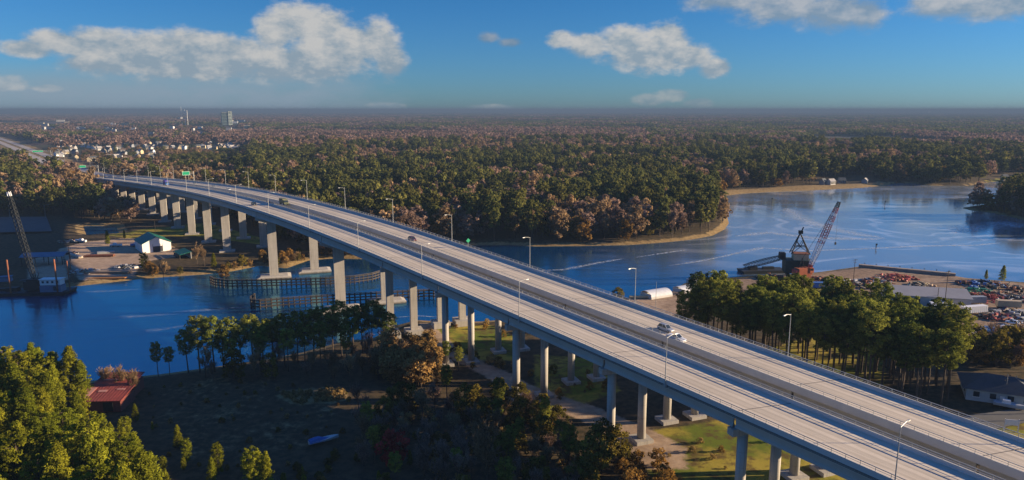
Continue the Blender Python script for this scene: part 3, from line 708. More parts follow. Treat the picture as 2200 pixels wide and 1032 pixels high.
def truck(s, t, cabm, boxm, label, L=8.5, Hh=3.6, W=2.45):
    r = empty('box_truck', ST(s, t, prof(s) + 0.01), rzn, label, 'truck')
    b = MB(); b.box((-0.9, 0, 0.95 + (Hh - 0.95) / 2), (L - 2.4, W, Hh - 0.95)); b.build('cargo_box', boxm, r)
    c = MB(); x1 = L / 2; c.hexa([(x1 - 2.1, -1.15, 0.55), (x1, -1.15, 0.55), (x1, 1.15, 0.55), (x1 - 2.1, 1.15, 0.55), (x1 - 2.1, -1.1, 2.6), (x1 - 0.7, -1.1, 2.6), (x1 - 0.7, 1.1, 2.6), (x1 - 2.1, 1.1, 2.6)]); cb = c.build('cab', cabm, r)
    g = MB(); g.hexa([(x1 - 0.12, -0.98, 1.6), (x1 - 0.1, -0.98, 1.6), (x1 - 0.1, 0.98, 1.6), (x1 - 0.12, 0.98, 1.6), (x1 - 0.62, -0.95, 2.45), (x1 - 0.58, -0.95, 2.45), (x1 - 0.58, 0.95, 2.45), (x1 - 0.62, 0.95, 2.45)]); g.build('windscreen', M_GLASS, cb)
    f = MB(); f.box((-0.5, 0, 0.75), (L - 1.2, 0.9, 0.3)); f.build('chassis', M_DARK, r)
    for wx in (-L * 0.33, -L * 0.2, L * 0.33):
        for sy in (-1, 1):
            t_ = MB(); t_.cyl((wx, sy * 0.85, 0.5), (wx, sy * 1.2, 0.5), 0.5, n=14); t_.build('wheel', M_RUBBER, r)
    return r
s, t = on_deck(357, 398, TF); truck(s, min(max(t, TF - 5), TF + 5), M_BLUEP, mat('violet_blue_paint', (0.05, 0.04, 0.22), 0.6), 'dark blue box truck at the far end of the nearer bridge')
s, t = on_deck(610, 440, TR); truck(s, t, mat('army_green', (0.10, 0.11, 0.06), 0.8), mat('army_canvas', (0.14, 0.14, 0.09), 0.9), 'green canvas covered truck on the farther bridge', 7.5, 3.2)

# ------------------------------------------------------------------ timber fenders in the channel
def fender(pts_px, label, z0=0.0):
    pts = [at(x, y, 0.0) for x, y in pts_px]
    base = pts[0].copy(); r = empty('timber_fender', base, 0, label, 'fender')
    L = [0.0]
    for a, b in zip(pts[:-1], pts[1:]): L.append(L[-1] + (b - a).length)
    n = int(L[-1] / 2.3); rail = []
    for i in range(n + 1):
        d = L[-1] * i / n; k = max(j for j in range(len(L)) if L[j] <= d + 1e-6); k = min(k, len(pts) - 2); f = (d - L[k]) / (L[k + 1] - L[k]); p = pts[k].lerp(pts[k + 1], f) - base
        rail.append(p); m = MB(); m.cyl((p.x, p.y, -2.5), (p.x, p.y, 4.1 + R_.uniform(-.1, .25)), 0.34, n=7); m.build('pile', M_TIMBER, r)
    for zz in (3.6, 2.3, 1.0):
        m = MB()
        for a, b in zip(rail[:-1], rail[1:]):
            dd = (b - a).normalized(); nrm = Vector((dd.y, -dd.x, 0)) * 0.34; m.bar(a + nrm + Vector((0, 0, zz)), b + nrm + Vector((0, 0, zz)), 0.3, 0.5)
        m.build('rail_beam', M_TIMBER, r)
    m = MB()
    for a, b in zip(rail[:-1], rail[1:]): m.bar(a + Vector((0, 0, 4.15)), b + Vector((0, 0, 4.15)), 0.6, 0.12)
    m.build('walkway', mat('weathered_plank', (0.10, 0.085, 0.07), 0.9, 0.25, 0.8), r)
fender([(453, 611), (462, 616), (490, 619), (560, 618), (700, 614), (760, 610), (800, 604), (818, 598)], 'long timber fender on the far side of the boat channel')
fender([(548, 650), (540, 656), (541, 663), (556, 664), (600, 660), (700, 653), (840, 645), (930, 640), (945, 645)], 'timber fender with hooked end on the near side of the boat channel')

# ------------------------------------------------------------------ lattice booms and cranes
def lattice(mb, a, b, w0, w1, n, th=0.16, mats=None):
    a = Vector(a); b = Vector(b); d = (b - a).normalized(); r = d.cross(Vector((0, 0, 1))).normalized(); u = r.cross(d)
    def cr(f):
        wd = w0 + (w1 - w0) * (abs(2 * f - 1) ** 2 if w1 < w0 else f); p = a.lerp(b, f); return [p + r * i * wd / 2 + u * j * wd / 2 for i, j in ((-1, -1), (1, -1), (1, 1), (-1, 1))]
    C = [cr(i / n) for i in range(n + 1)]
    for i in range(n):
        mi = mats(i / n) if mats else 0
        for k in range(4):
            mb.bar(C[i][k], C[i + 1][k], th, mi=mi); mb.bar(C[i][k], C[i + 1][(k + 1) % 4], th * .6, mi=mi); mb.bar(C[i][k], C[i][(k + 1) % 4], th * .6, mi=mi)
def boat_hull(mb, L, Wd, Hh, z0=0.0, mi=0, bow=0.35):
    rings = []
    for f, k in ((0, 0.82), (0.12, 0.97), (0.5, 1.0), (1 - bow, 0.9), (1 - bow * .4, 0.55), (1, 0.04)):
        x = -L / 2 + L * f; w_ = Wd / 2 * k; rise = 0.25 * Hh * max(0, f - 0.5) * 2
        rings.append([(x, -w_, z0 + Hh + rise), (x, -w_ * .8, z0 + Hh * .35), (x, 0, z0 + rise * .6), (x, w_ * .8, z0 + Hh * .35), (x, w_, z0 + Hh + rise)])
    mb.sweep(rings, mi)
# crane barge at the left edge
B = at(70, 632, 0.0); r = empty('crane_barge', B, 0.06, 'dark crane barge with black lattice boom and white deckhouse at the left edge', 'crane barge')
m = MB(); m.hexa([(-19, -4, -0.8), (16, -4, -0.8), (16, 6, -0.8), (-19, 6, -0.8), (-20, -4.2, 1.5), (17, -4.2, 1.5), (17, 6.2, 1.5), (-20, 6.2, 1.5)]); m.build('hull', M_DARK, r)
m = MB(); m.box((10, -1, 3.0), (9.5, 4.2, 3.0)); m.box((10, -1, 6.0), (9.0, 3.8, 2.6), mi=1); m.box((10, -1, 7.4), (9.8, 4.6, 0.2), mi=1); dh = m.build('deckhouse', [mat('deckhouse_blue', (0.10, 0.17, 0.26), 0.7), M_WHITE], r)
m = MB()
for i in range(4): m.box((6.9 + i * 2.1, -2.93, 6.2), (1.0, 0.08, 1.0))
m.box((12.4, -3.13, 3.2), (2.2, 0.08, 2.0)); m.build('window', M_GLASS, dh)
m = MB(); m.box((0, 1.5, 4.0), (6.5, 4.6, 4.0)); m.box((0.5, 1.5, 6.4), (5.0, 4.0, 1.0)); m.cyl((0, 1.5, 1.5), (0, 1.5, 2.2), 2.4, n=16); m.build('crane_house', M_DARK, r)
bt = at(18, 410, 0) - B; tipz = 37.5
def at_depth(x, y, yy): 
    d = ray(x, y); t = yy / d[1]; return Vector((d[0] * t, yy, HC + d[2] * t))
tip = at_depth(20, 412, B.y + 3) - B
m = MB(); lattice(m, (1.0, 1.5, 4.5), tip, 1.9, 1.0, 22, 0.25, lambda f: 1 if f > 0.94 else 0); m.build('boom', [M_DARK, M_WHITE], r)
m = MB(); m.bar((3.0, 1.5, 9.5), tip, 0.07); m.bar((2.2, 1.0, 9.5), tip, 0.07); m.bar((1.5, 1.5, 5.5), (3.0, 1.5, 9.6), 0.25); m.build('stay_cable', M_DARK, r)
for x in (-7.5, 13.2):
    m = MB(); m.cyl((x, -3.2, -2), (x, -3.2, 17.0), 0.35, n=8); m.build('spud', M_RUST, r)
m = MB(); m.cyl((17.0, 0, 1), (17.0, 0, 15.5), 0.22, n=6); m.bar((17, 0, 14), (20.5, 0, 2), 0.06); m.bar((17, 0, 10), (20, 0, 2), 0.06); m.build('mast', M_RUST, r)
m = MB(); m.box((-9, 1, 2.3), (5, 3, 1.6)); m.box((-14, 2, 2.0), (3, 2, 1.0)); m.build('deck_gear', M_DARK, r)
# blue shed standing in for a shaded inlet and scrub, second hull behind
P = at(100, 566, 2.2); r = empty('shed_stand_in', P, 0.15, 'long blue roofed shed standing in for the shaded inlet and scrub behind the barge', 'shed')
m = MB(); m.prism([(-5, 4.6), (0, 6.2), (5, 4.6), (5, 4.4), (0, 6.0), (-5, 4.4)], (-11, 0, 0), (11, 0, 0)); m.build('roof', mat('faded_blue_roof', (0.08, 0.17, 0.25), 0.6), r)
for x in (-10, -3.3, 3.3, 10):
    for y in (-4.6, 4.6):
        m = MB(); m.box((x, y, 2.2), (0.3, 0.3, 4.6)); m.build('post', M_DARK, r)
P = at(20, 590, 2.0); r = empty('work_boat', at(25, 612, 0), 0.3, 'dark work boat moored behind the crane barge', 'boat')
m = MB(); boat_hull(m, 16, 5, 2.2, -0.5); m.build('hull', M_DARK, r); m = MB(); m.box((-2, 0, 3.0), (5, 3, 2.6), taper=0.9); m.box((-2, 0, 4.35), (5.4, 3.4, 0.15)); m.build('wheelhouse', mat('deckhouse_blue', (0, 0, 0)), r)

# ------------------------------------------------------------------ boat yard on the far bank
def gable(name, loc, rz, L, Wd, eave, ridge, wallm, roofm, label, cat, door=None, oh=0.5):
    """ridge along local x, gables at +-x"""
    r = empty(name, loc, rz, label, cat); h = Wd / 2
    m = MB(); V = []
    for x in (-L / 2, L / 2): V += [(x, -h, -0.3), (x, h, -0.3), (x, h, eave), (x, 0, ridge), (x, -h, eave)]
    m._add(V, [(0, 1, 2, 3, 4), (9, 8, 7, 6, 5), (0, 4, 9, 5), (1, 6, 7, 2), (0, 5, 6, 1)]); m.build('wall', wallm, r)
    m = MB(); k = (ridge - eave) / h
    for sg in (-1, 1):
        a = (sg * (h + oh), eave - k * oh); V = []
        for x in (-L / 2 - oh, L / 2 + oh): V += [(x, a[0], a[1] + 0.06), (x, 0, ridge + 0.06), (x, 0, ridge + 0.24), (x, a[0], a[1] + 0.24)]
        m._add(V, [(0, 1, 2, 3), (7, 6, 5, 4), (0, 4, 5, 1), (1, 5, 6, 2), (2, 6, 7, 3), (3, 7, 4, 0)])
    m.build('roof', roofm, r)
    if door:
        for (x, y, w_, hh, face, mt) in door:
            d = MB()
            if face == 'x': d.box((L / 2 + 0.04, y, hh / 2), (0.1, w_, hh))
            else: d.box((x, -h - 0.04, hh / 2), (w_, 0.1, hh))
            d.build('door', mt, r)
    return r
bz = at(338, 541, 2.0)
rzb = atan2(-0.78, 0.62)
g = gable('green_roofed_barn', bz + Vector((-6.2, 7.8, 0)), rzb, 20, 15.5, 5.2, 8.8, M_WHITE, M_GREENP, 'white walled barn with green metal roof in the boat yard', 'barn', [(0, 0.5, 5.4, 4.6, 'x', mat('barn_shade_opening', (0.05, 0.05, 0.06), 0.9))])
m = MB(); m.box((10.1, 0.5, 4.0), (0.14, 5.0, 1.4)); m.build('door_panel', M_WHITE, g)
P = at(392, 553, 2.0); r = empty('lean_to_shed', P, rzb, 'low green roofed lean-to right of the green roofed barn', 'shed')
m = MB(); m.hexa([(-7, -3, 2.6), (7, -3, 2.6), (7, 3.2, 3.8), (-7, 3.2, 3.8), (-7, -3, 2.8), (7, -3, 2.8), (7, 3.2, 4.0), (-7, 3.2, 4.0)]); m.build('roof', M_GREENP, r)
m = MB(); m.box((0, 3.0, 1.8), (13.6, 0.2, 3.6)); m.box((-6.8, 0, 1.3), (0.2, 5.6, 2.6)); m.build('wall', M_PALEWALL, r)
for x in (-6.5, -2, 2.5, 6.5):
    m = MB(); m.box((x, -2.8, 1.25), (0.25, 0.25, 2.7)); m.build('post', M_TIMBER, r)
def small_boat(x, y, L, rz, m1, label, z=2.1):
    r = empty('moored_boat' if z < 1 else 'stored_boat', at(x, y, z), rz, label, 'boat'); m = MB(); boat_hull(m, L, L * .32, L * .16, 0.25); m.build('hull', m1, r)
    m = MB(); m.box((-L * .1, 0, L * .16 + 0.65), (L * .3, L * .2, 1.1), taper=0.8); m.build('cabin', M_WHITE, r)
    m = MB(); m.box((-L * .25, 0, 0.15), (0.3, L * .3, 0.5)); m.box((L * .15, 0, 0.15), (0.3, L * .28, 0.5)); m.build('cradle', M_TIMBER, r); return r
small_boat(250, 530, 7, 0.1, M_WHITE, 'white boat on a cradle left of the green roofed barn')
small_boat(296, 529, 8, 0.4, M_BLUEP, 'blue boat on a cradle against the shaded side of the green roofed barn')
small_boat(173, 521, 8, 2.9, M_WHITE, 'white boat with mast at the far edge of the boat yard')
def pile_things(x, y, n, rad, mats, label, cat, name, zz=2.1, seed=1, hmax=2.2):
    """one heap of loose beams, plates and drums"""
    g = random.Random(seed); r = MB()
    for i in range(n):
        a = g.uniform(0, 6.28); d = rad * sqrt(g.uniform(0, 1)); hz = hmax * (1 - d / rad) * g.uniform(0.3, 1); px_, py_ = cos(a) * d * 1.5, sin(a) * d
        mi = g.randrange(len(mats)); k = g.random()
        if k < 0.55: 
            b = g.uniform(0, 3.14); L = g.uniform(1.2, 4.2); r.bar((px_ - cos(b) * L / 2, py_ - sin(b) * L / 2, hz * g.uniform(.5, 1)), (px_ + cos(b) * L / 2, py_ + sin(b) * L / 2, hz + .1), g.uniform(.15, .5), g.uniform(.12, .4), mi)
        elif k < 0.85: r.box((px_, py_, hz * .5 + .2), (g.uniform(.6, 2.6), g.uniform(.6, 2.0), g.uniform(.4, 1.4)), g.uniform(0, 3), mi, g.uniform(.7, 1))
        else: r.cyl((px_, py_, hz * .6), (px_ + g.uniform(-1, 1), py_ + g.uniform(-1, 1), hz * .6 + .5), g.uniform(.25, .5), n=8, mi=mi)
    o = r.build(name, mats); o.location = at(x, y, zz); return tag(o, label, cat)
M_PLANK = mat('sawn_planks', (0.34, 0.25, 0.17), 0.9, 0.25, 0.7)
def stack(x, y, n, L, rz, mt, label, z=2.1, lay=2):
    r = MB()
    for k in range(lay):
        for i in range(n): r.box((0, (i - n / 2) * 0.62, 0.3 + k * 0.5), (L * R_.uniform(.92, 1), 0.5, 0.42))
    o = r.build('beam_stack', mt); o.location = at(x, y, z); o.rotation_euler = (0, 0, rz); return tag(o, label, 'beam stack')
pile_things(180, 585, 60, 5, [M_PLANK, M_RUST, M_PALEWALL], 'heap of tan timber and rusty steel at the river end of the boat yard', 'scrap heap', 'scrap_heap', seed=3)
pile_things(272, 574, 70, 4.5, [M_STEEL, M_PALEWALL, M_DARK], 'grey heap of pipes beside the shore bushes in the boat yard', 'scrap heap', 'scrap_heap', seed=4)
pile_things(148, 546, 50, 4, [M_DARK, M_PALEWALL, M_RUST], 'dark clutter heap at the left side of the boat yard', 'scrap heap', 'scrap_heap', seed=5)
pile_things(145, 520, 40, 4, [M_RUST, M_PALEWALL, M_PLANK], 'brown clutter heap at the far corner of the boat yard', 'scrap heap', 'scrap_heap', seed=6)
stack(235, 586, 6, 22, 0.05, M_PLANK, 'long pale beam stack nearest the water in the boat yard')
stack(215, 551, 5, 16, 0.1, M_RUST, 'rust brown beam stack in the middle of the boat yard', lay=2)
stack(228, 544, 7, 9, 0.5, M_STEEL, 'grey steel beam stack behind the rust brown one')
stack(165, 552, 4, 13, -0.65, mat('pale_slab', (0.5, 0.42, 0.33), 0.9), 'pale slanting slab stack at the left of the boat yard')
stack(230, 598, 5, 20, 0.08, mat('orange_earth_timber', (0.36, 0.16, 0.05), 0.9), 'orange brown beam stack lying on the bank edge', z=1.2, lay=1)
def pole(x, y, h, label, cat='utility pole', arms=True, z=2.0, r0=0.17, name='utility_pole', mt=None):
    r = empty(name, at(x, y, z), R_.uniform(0.2, 0.6), label, cat); m = MB(); m.cyl((0, 0, -0.5), (0, 0, h), r0, r0 * .65, 7); m.build('pole', mt or M_TIMBER, r)
    if arms:
        m = MB(); m.bar((-1.3, 0, h - 0.5), (1.3, 0, h - 0.5), 0.14); m.bar((-1.0, 0, h - 1.6), (1.0, 0, h - 1.6), 0.12); m.build('crossarm', M_TIMBER, r)
        m = MB()
        for x_ in (-1.2, -.6, .6, 1.2): m.cyl((x_, 0, h - .43), (x_, 0, h - .2), .07, n=6)
        m.build('insulator', M_DARK, r)
    return r
pole(152, 578, 13, 'rust brown bare pole beside the crane barge', 'pole', False, name='bare_pole', mt=M_RUST)
pole(334, 500, 8, 'thin pale pole behind the green roofed barn', 'pole', False, name='bare_pole')

# ------------------------------------------------------------------ yard on the right bank
# dark derrick with A-frame and tan cab
D0 = at(1712, 588, 2.0); r = empty('derrick_rig', D0, -0.15, 'dark derrick house with black A-frame and tan cab by the right yard shore', 'derrick')
m = MB(); m.hexa([(-6.5, -4, 0.8), (6, -4, 0.8), (6, 4, 0.8), (-6.5, 4, 0.8), (-6.8, -4.2, 7.5), (6.2, -4.2, 7.5), (6.2, 4.2, 7.5), (-6.8, 4.2, 7.5)]); m.build('house', mat('dark_green_steel', (0.025, 0.045, 0.04), 0.7, 0.4, 0.5), r)
m = MB(); m.box((0.8, -0.6, 9.1), (7, 5.6, 3.2)); m.box((0.8, -0.6, 10.8), (7.6, 6.2, 0.25), mi=1); m.build('cab', [M_CREAM, M_RUST], r)
m = MB(); m.box((-7.8, 0, 9.2), (3.0, 4, 3.2), taper=0.9); m.build('winch_box', M_DARK, r)
m = MB(); tp = Vector((0.2, 0, 21))
for fx in (-3.8, 5.2):
    for fy in (-2.2, 2.2): m.bar((fx, fy, 10.4), tp, 0.42)
for fy in (-2.2, 2.2):
    m.bar((-2.4, fy * .75, 14.2), (3.4, fy * .75, 14.2), 0.3); m.bar((0.4, fy * .75, 14.2), (-1.5, fy * .4, 17.4), 0.22); m.bar((0.4, fy * .75, 14.2), (2.0, fy * .4, 17.4), 0.22); m.bar((-3.6, fy, 10.8), (0.4, fy * .75, 14.2), .22); m.bar((5, fy, 10.8), (0.4, fy * .75, 14.2), .22)
m.box((0.4, 0, 21.4), (2.0, 1.6, 1.6)); m.bar((0.6, 0, 21.5), (1.6, 0, 24), 0.5); m.build('a_frame', M_DARK, r)
m = MB(); lattice(m, (-7, 0, 8.5), (-27, -4, 3.5), 2.4, 1.6, 14, 0.24); m.build('lowered_boom', M_DARK, r)
for x in (-5, -1.5, 2, 5): 
    m = MB(); m.box((x, 0, 0.3), (1.2, 7.5, 1.3)); m.build('skid', M_DARK, r)
# orange crawler crane with red and white boom
C0 = at(1727, 598, 2.0); r = empty('crawler_crane', C0, 0.2, 'orange crawler crane with a tall red and white lattice boom in the right yard', 'crane')
for sy in (-2.4, 2.4):
    m = MB(); m.box((0, sy, 0.75), (7.0, 1.1, 1.3), taper=0.9); m.cyl((-3.3, sy - .55, .75), (-3.3, sy + .55, .75), .75, n=12); m.cyl((3.3, sy - .55, .75), (3.3, sy + .55, .75), .75, n=12); m.build('crawler_track', M_RUST, r)
m = MB(); m.box((0, 0, 1.7), (4.6, 4.2, 0.8)); m.hexa([(-4.2, -2.2, 2.1), (3.2, -2.2, 2.1), (3.2, 2.2, 2.1), (-4.2, 2.2, 2.1), (-4.2, -2.2, 5.2), (2.4, -2.2, 5.2), (2.4, 2.2, 5.2), (-4.2, 2.2, 5.2)]); m.build('body', M_ORANGE, r)
m = MB(); m.box((2.6, -1.7, 4.3), (2.0, 1.4, 2.4)); m.box((3.62, -1.7, 4.8), (0.05, 1.1, 1.1), mi=1); m.box((2.6, -2.42, 4.8), (1.4, 0.05, 1.1), mi=1); m.build('cab', [M_ORANGE, M_GLASS], r)
m = MB(); m.box((-4.9, 0, 3.4), (1.5, 4.0, 2.4)); m.build('counterweight', M_REDP, r)
tip = at_depth(1803, 434, C0.y + 1) - C0; ca, sa = cos(-0.2), sin(-0.2); tip = Vector((tip.x * ca - tip.y * sa, tip.x * sa + tip.y * ca, tip.z))
m = MB(); lattice(m, (2.2, 0.6, 2.6), tip, 2.3, 1.0, 26, 0.24, lambda f: 0 if f < .08 else (1 if f < 0.42 else (0 if int(f * 26) % 3 else 1) if f < .92 else 2)); m.build('boom', [M_REDP, M_WHITE, M_DARK], r)
m = MB(); m.bar((-3, 0.6, 5.2), (-1.2, 0.6, 10), 0.3); m.bar((0.2, .6, 5.2), (-1.2, 0.6, 10), 0.3); m.bar((-1.2, 0.6, 10), tip, 0.06); m.bar((-1.2, 0.2, 10), tip, 0.06); m.build('gantry', M_DARK, r)
m = MB(); m.bar(tip, (tip.x - .2, tip.y, tip.z - 20), 0.06); m.box((tip.x - .2, tip.y, tip.z - 20.6), (0.7, 0.5, 1.3)); m.build('hook_block', M_DARK, r)
# spud barge beyond the derrick
r = empty('flat_barge', at(1640, 585, 0), 0.12, 'flat dark barge lying left of the derrick', 'barge'); m = MB(); m.hexa([(-12, -4, -1), (10, -4, -1), (10, 4, -1), (-12, 4, -1), (-13, -4, 1.6), (11, -4, 1.6), (11, 4, 1.6), (-13, 4, 1.6)]); m.build('hull', M_DARK, r); m = MB(); m.box((-6, 0, 2.4), (4, 3, 1.6)); m.box((3, 1, 2.2), (6, 2, 1.0)); m.build('deck_gear', M_DARK, r)
# concrete quay
q0, q1 = at(1845, 574, 1.5), at(2052, 594, 1.5); r = empty('concrete_quay', (q0 + q1) / 2, atan2(q1.y - q0.y, q1.x - q0.x), 'long pale concrete quay along the right yard shore', 'quay'); Lq = (q1 - q0).length
m = MB(); m.box((0, -1.4, 0.6), (Lq, 2.4, 2.4)); m.build('wall', mat('quay_concrete', (0.30, 0.24, 0.19), 0.9), r)
m = MB()
for i in range(8): m.cyl((-Lq / 2 + Lq * (i + .5) / 8, -.9, 2.2), (-Lq / 2 + Lq * (i + .5) / 8, -.9, 2.75), 0.22, n=8)
m.build('bollard_row', M_DARK, r)
g = gable('metal_warehouse', at(1985, 652, 2.0), -0.26, 30, 17, 5.0, 7.2, M_PALEWALL, M_GREYROOF, 'large grey roofed metal warehouse in the right yard', 'warehouse', [(-6, 0, 4, 4, 'y', M_DARK), (5, 0, 4, 4, 'y', M_WHITE)])
g = gable('white_shed', at(2022, 672, 2.0), -0.35, 7.5, 6, 3.4, 3.9, M_CREAM, M_WHITE, 'small white roofed shed in front of the metal warehouse', 'shed', [(0, 0, 2.2, 2.4, 'y', M_DARK)])
def trailer(x, y, L, rz, m1, label, Hh=2.6, Wd=2.5):
    r = empty('box_trailer', at(x, y, 2.05), rz, label, 'trailer'); m = MB(); m.box((0, 0, 1.1 + Hh / 2), (L, Wd, Hh)); n = int(L / 0.9)
    for i in range(n): m.bar((-L / 2 + L * (i + .5) / n, -Wd / 2 - .02, 1.15), (-L / 2 + L * (i + .5) / n, -Wd / 2 - .02, 1.05 + Hh), .12, .05)
    m.build('cargo_box', m1, r); m = MB(); m.box((0, 0, 0.95), (L * .96, 1.0, 0.28)); m.build('chassis', M_DARK, r)
    for sx in (-.36, -.26):
        for sy in (-1, 1): m = MB(); m.cyl((L * sx, sy * .75, .5), (L * sx, sy * 1.2, .5), .5, n=12); m.build('wheel', M_RUBBER, r)
    m = MB(); m.box((L * .33, -.7, .45), (.2, .2, .9)); m.box((L * .33, .7, .45), (.2, .2, .9)); m.build('landing_leg', M_DARK, r); return r
trailer(2090, 676, 11.5, 0.22, M_WHITE, 'white box trailer right of the small white roofed shed')
trailer(1752, 622, 8.5, -0.15, M_BLUEP, 'blue and white box trailer between grove and crawler crane', 2.4)
trailer(2165, 664, 9, -0.2, mat('tan_box', (0.42, 0.33, 0.22), 0.7), 'tan box trailer near the right edge of the yard')
trailer(2085, 655, 12, 0.05, mat('slate_box', (0.22, 0.25, 0.30), 0.7), 'slate grey box trailer behind the white one')
trailer(2180, 752, 9, -0.25, mat('light_blue_box', (0.20, 0.36, 0.55), 0.6), 'pale blue box trailer partly behind trees at the right edge')
heaps = [(1800, 606, 70, 7, [M_DARK, M_RUST, M_PALEWALL], 'dark scrap heap between the crawler crane and the quay'), (1880, 606, 70, 6, [M_DARK, M_STEEL, M_RUST], 'grey scrap heap left of the red one'),
 (1925, 598, 80, 7, [M_REDP, M_RUST, M_REDP], 'red scrap heap just behind the quay'), (1977, 614, 50, 4, [M_PLANK, M_CREAM, M_DARK], 'tan scrap heap beside the warehouse roof'),
 (2098, 628, 60, 6, [M_GREENP, M_SIGN, M_GREENP], 'bright green scrap heap right of the warehouse'), (2108, 642, 90, 9, [M_REDP, M_RUST, M_RUST], 'long rust red scrap heap right of the warehouse'),
 (2150, 636, 80, 8, [M_RUST, M_PLANK, M_DARK], 'brown scrap heap behind the rust red one'), (2185, 645, 80, 8, [M_DARK, M_REDP, M_STEEL], 'mixed dark scrap heap at the right edge'),
 (2110, 612, 70, 8, [M_DARK, M_RUST, M_BLUEP], 'dark scrap heap on the right shore by the cedars'), (2160, 620, 60, 7, [M_PLANK, M_RUST, M_DARK], 'tan and dark scrap heap on the right shore'),
 (2185, 680, 110, 9, [M_DARK, M_STEEL, M_PALEWALL], 'large grey scrap heap at the right edge'), (2150, 684, 60, 5, [M_RUST, M_DARK, M_REDP], 'dark red scrap heap beside the tan trailer'),
 (2178, 712, 90, 7, [M_STEEL, M_BLUEP, M_WHITE], 'grey and blue scrap heap above the right hand trees'), (2070, 722, 60, 5, [M_WHITE, M_PALEWALL, M_PLANK], 'pale rubble heap beside the grove'),
 (1850, 618, 50, 5, [M_DARK, M_CREAM, M_RUST], 'dark scrap heap in front of the utility pole'), (1760, 603, 50, 5, [M_RUST, M_DARK], 'rusty scrap heap in front of the crawler crane'),
 (1660, 598, 50, 5, [M_DARK, M_RUST], 'dark scrap heap left of the derrick')]
for i, (x, y, n, rad, ms, lab) in enumerate(heaps): pile_things(x, y, int(n * 1.3), rad, ms, lab, 'scrap heap', 'scrap_heap', seed=20 + i, hmax=3.0)
for i, (x, y, mt, lab) in enumerate([(2133, 706, M_DARK, 'black pickup truck on the brown grass of the right yard'), (2175, 696, paint('white', (1, 1, 1)), 'white car among the scrap at the right edge'), (2040, 640, paint('silver_grey', (1, 1, 1)), 'silver car at the end of the metal warehouse'), (1895, 632, paint('white', (1, 1, 1)), 'white car at the left end of the metal warehouse'), (2158, 668, paint('maroon', (1, 1, 1)), 'maroon car beside the tan trailer'), (1935, 622, paint('black', (1, 1, 1)), 'black car behind the metal warehouse')]):
    car(mt, label=lab, loc=at(x, y, 2.1), rz=R_.uniform(0, 6), group='parked')
pole(1832, 620, 14, 'utility pole standing by the scrap heaps left of the warehouse')
pole(2028, 668, 17, 'tallest utility pole in front of the metal warehouse')
pole(2012, 663, 9, 'short pole in front of the metal warehouse', arms=False)
pole(1408, 672, 13, 'slim pole on the bare dirt beyond the farther bridge', 'pole', False, name='bare_pole', r0=0.12, mt=M_STEEL)
# fabric hoop shelters
def hoop(x, y, L, rad, rz, label):
    r = empty('hoop_shelter', at(x, y, 2.0), rz, label, 'shelter'); n = 14; m = MB(); rings = []
    for xx in (-L / 2, L / 2):
        o_ = [(xx, rad * cos(pi * i / n), 0.6 + rad * 0.62 * sin(pi * i / n)) for i in range(n + 1)]; i_ = [(xx, (rad - .12) * cos(pi * i / n), 0.6 + (rad * .62 - .12) * sin(pi * i / n)) for i in range(n, -1, -1)]; rings.append(o_ + i_)
    m.sweep(rings); m.build('cover', mat('weathered_cover', (0.55, 0.56, 0.58), 0.7), r)
    m = MB(); m.box((-L / 2 + .1, 0, 1.0), (.15, rad * 1.9, 2.0)); m.box((0, rad - .1, .4), (L, .3, .9)); m.box((0, -rad + .1, .4), (L, .3, .9)); m.build('side_wall', M_BLUEP if False else M_PALEWALL, r)
hoop(1410, 636, 12, 3.9, 0.5, 'white fabric hoop shelter on the dirt, nearest the farther bridge')
hoop(1472, 626, 9, 3.4, 0.5, 'white fabric hoop shelter half behind the grove')
hoop(1494, 608, 7, 2.6, 0.5, 'smallest white hoop shelter on the shore behind the grove')
stack(1372, 640, 3, 9, 0.1, M_CREAM, 'yellowish beam stack left of the white hoop shelter')
pile_things(1235, 672, 40, 4, [M_PLANK, M_RUST, M_PALEWALL], 'brown debris heap seen between the two bridges', 'scrap heap', 'scrap_heap', seed=61)
pile_things(1290, 695, 40, 4, [M_RUST, M_PLANK], 'rusty debris heap between the two bridges', 'scrap heap', 'scrap_heap', seed=62)
# hip roofed house in the shade
P = at(2142, 852, 2.0); r = empty('hip_roofed_house', P, -0.45, 'blue grey house with a wide dark hip roof right of the grove', 'house')
m = MB(); m.box((0, 0, 1.7), (17, 12, 3.8)); wl = m.build('wall', mat('pale_blue_siding', (0.36, 0.42, 0.45), 0.8), r)
m = MB(); e = (9.6, 7.1); m._add([(-e[0], -e[1], 3.45), (e[0], -e[1], 3.45), (e[0], e[1], 3.45), (-e[0], e[1], 3.45), (-3.4, 0, 6.6), (3.4, 0, 6.6)], [(0, 1, 5, 4), (1, 2, 5), (2, 3, 4, 5), (3, 0, 4), (3, 2, 1, 0)]); m.build('roof', M_SHINGLE, r)
for x, y, fx in [(-6, -6.02, 1), (-2, -6.02, 1), (2.2, -6.02, 1), (6, -6.02, 1), (-8.52, -2.5, 0), (-8.52, 2.5, 0)]:
    m = MB(); m.box((x, y, 1.9), (1.5, .1, 1.5) if fx else (.1, 1.5, 1.5)); w_ = m.build('window', M_GLASS, r)
    m = MB(); m.box((x, y - .03 if fx else y, 1.07), (1.8, .22, .12) if fx else (.22, 1.8, .12)); m.build('sill', M_WHITE, w_)
m = MB(); m.box((0.2, -6.04, 1.2), (1.1, .1, 2.2)); m.build('door', M_WHITE, r)
small_boat(2168, 878, 7.5, -0.6, mat('grey_hull', (0.42, 0.45, 0.48), 0.5), 'grey boat on a cradle in front of the hip roofed house')  # even grey hull colour
P = at(2172, 925, 2.0); r = empty('notice_board', P, -0.2, 'blank white two post board beside the farther bridge at the right edge', 'sign board')
m = MB(); m.box((0, 0, 2.2), (3.2, .12, 1.5)); m.build('panel', M_WHITE, r)
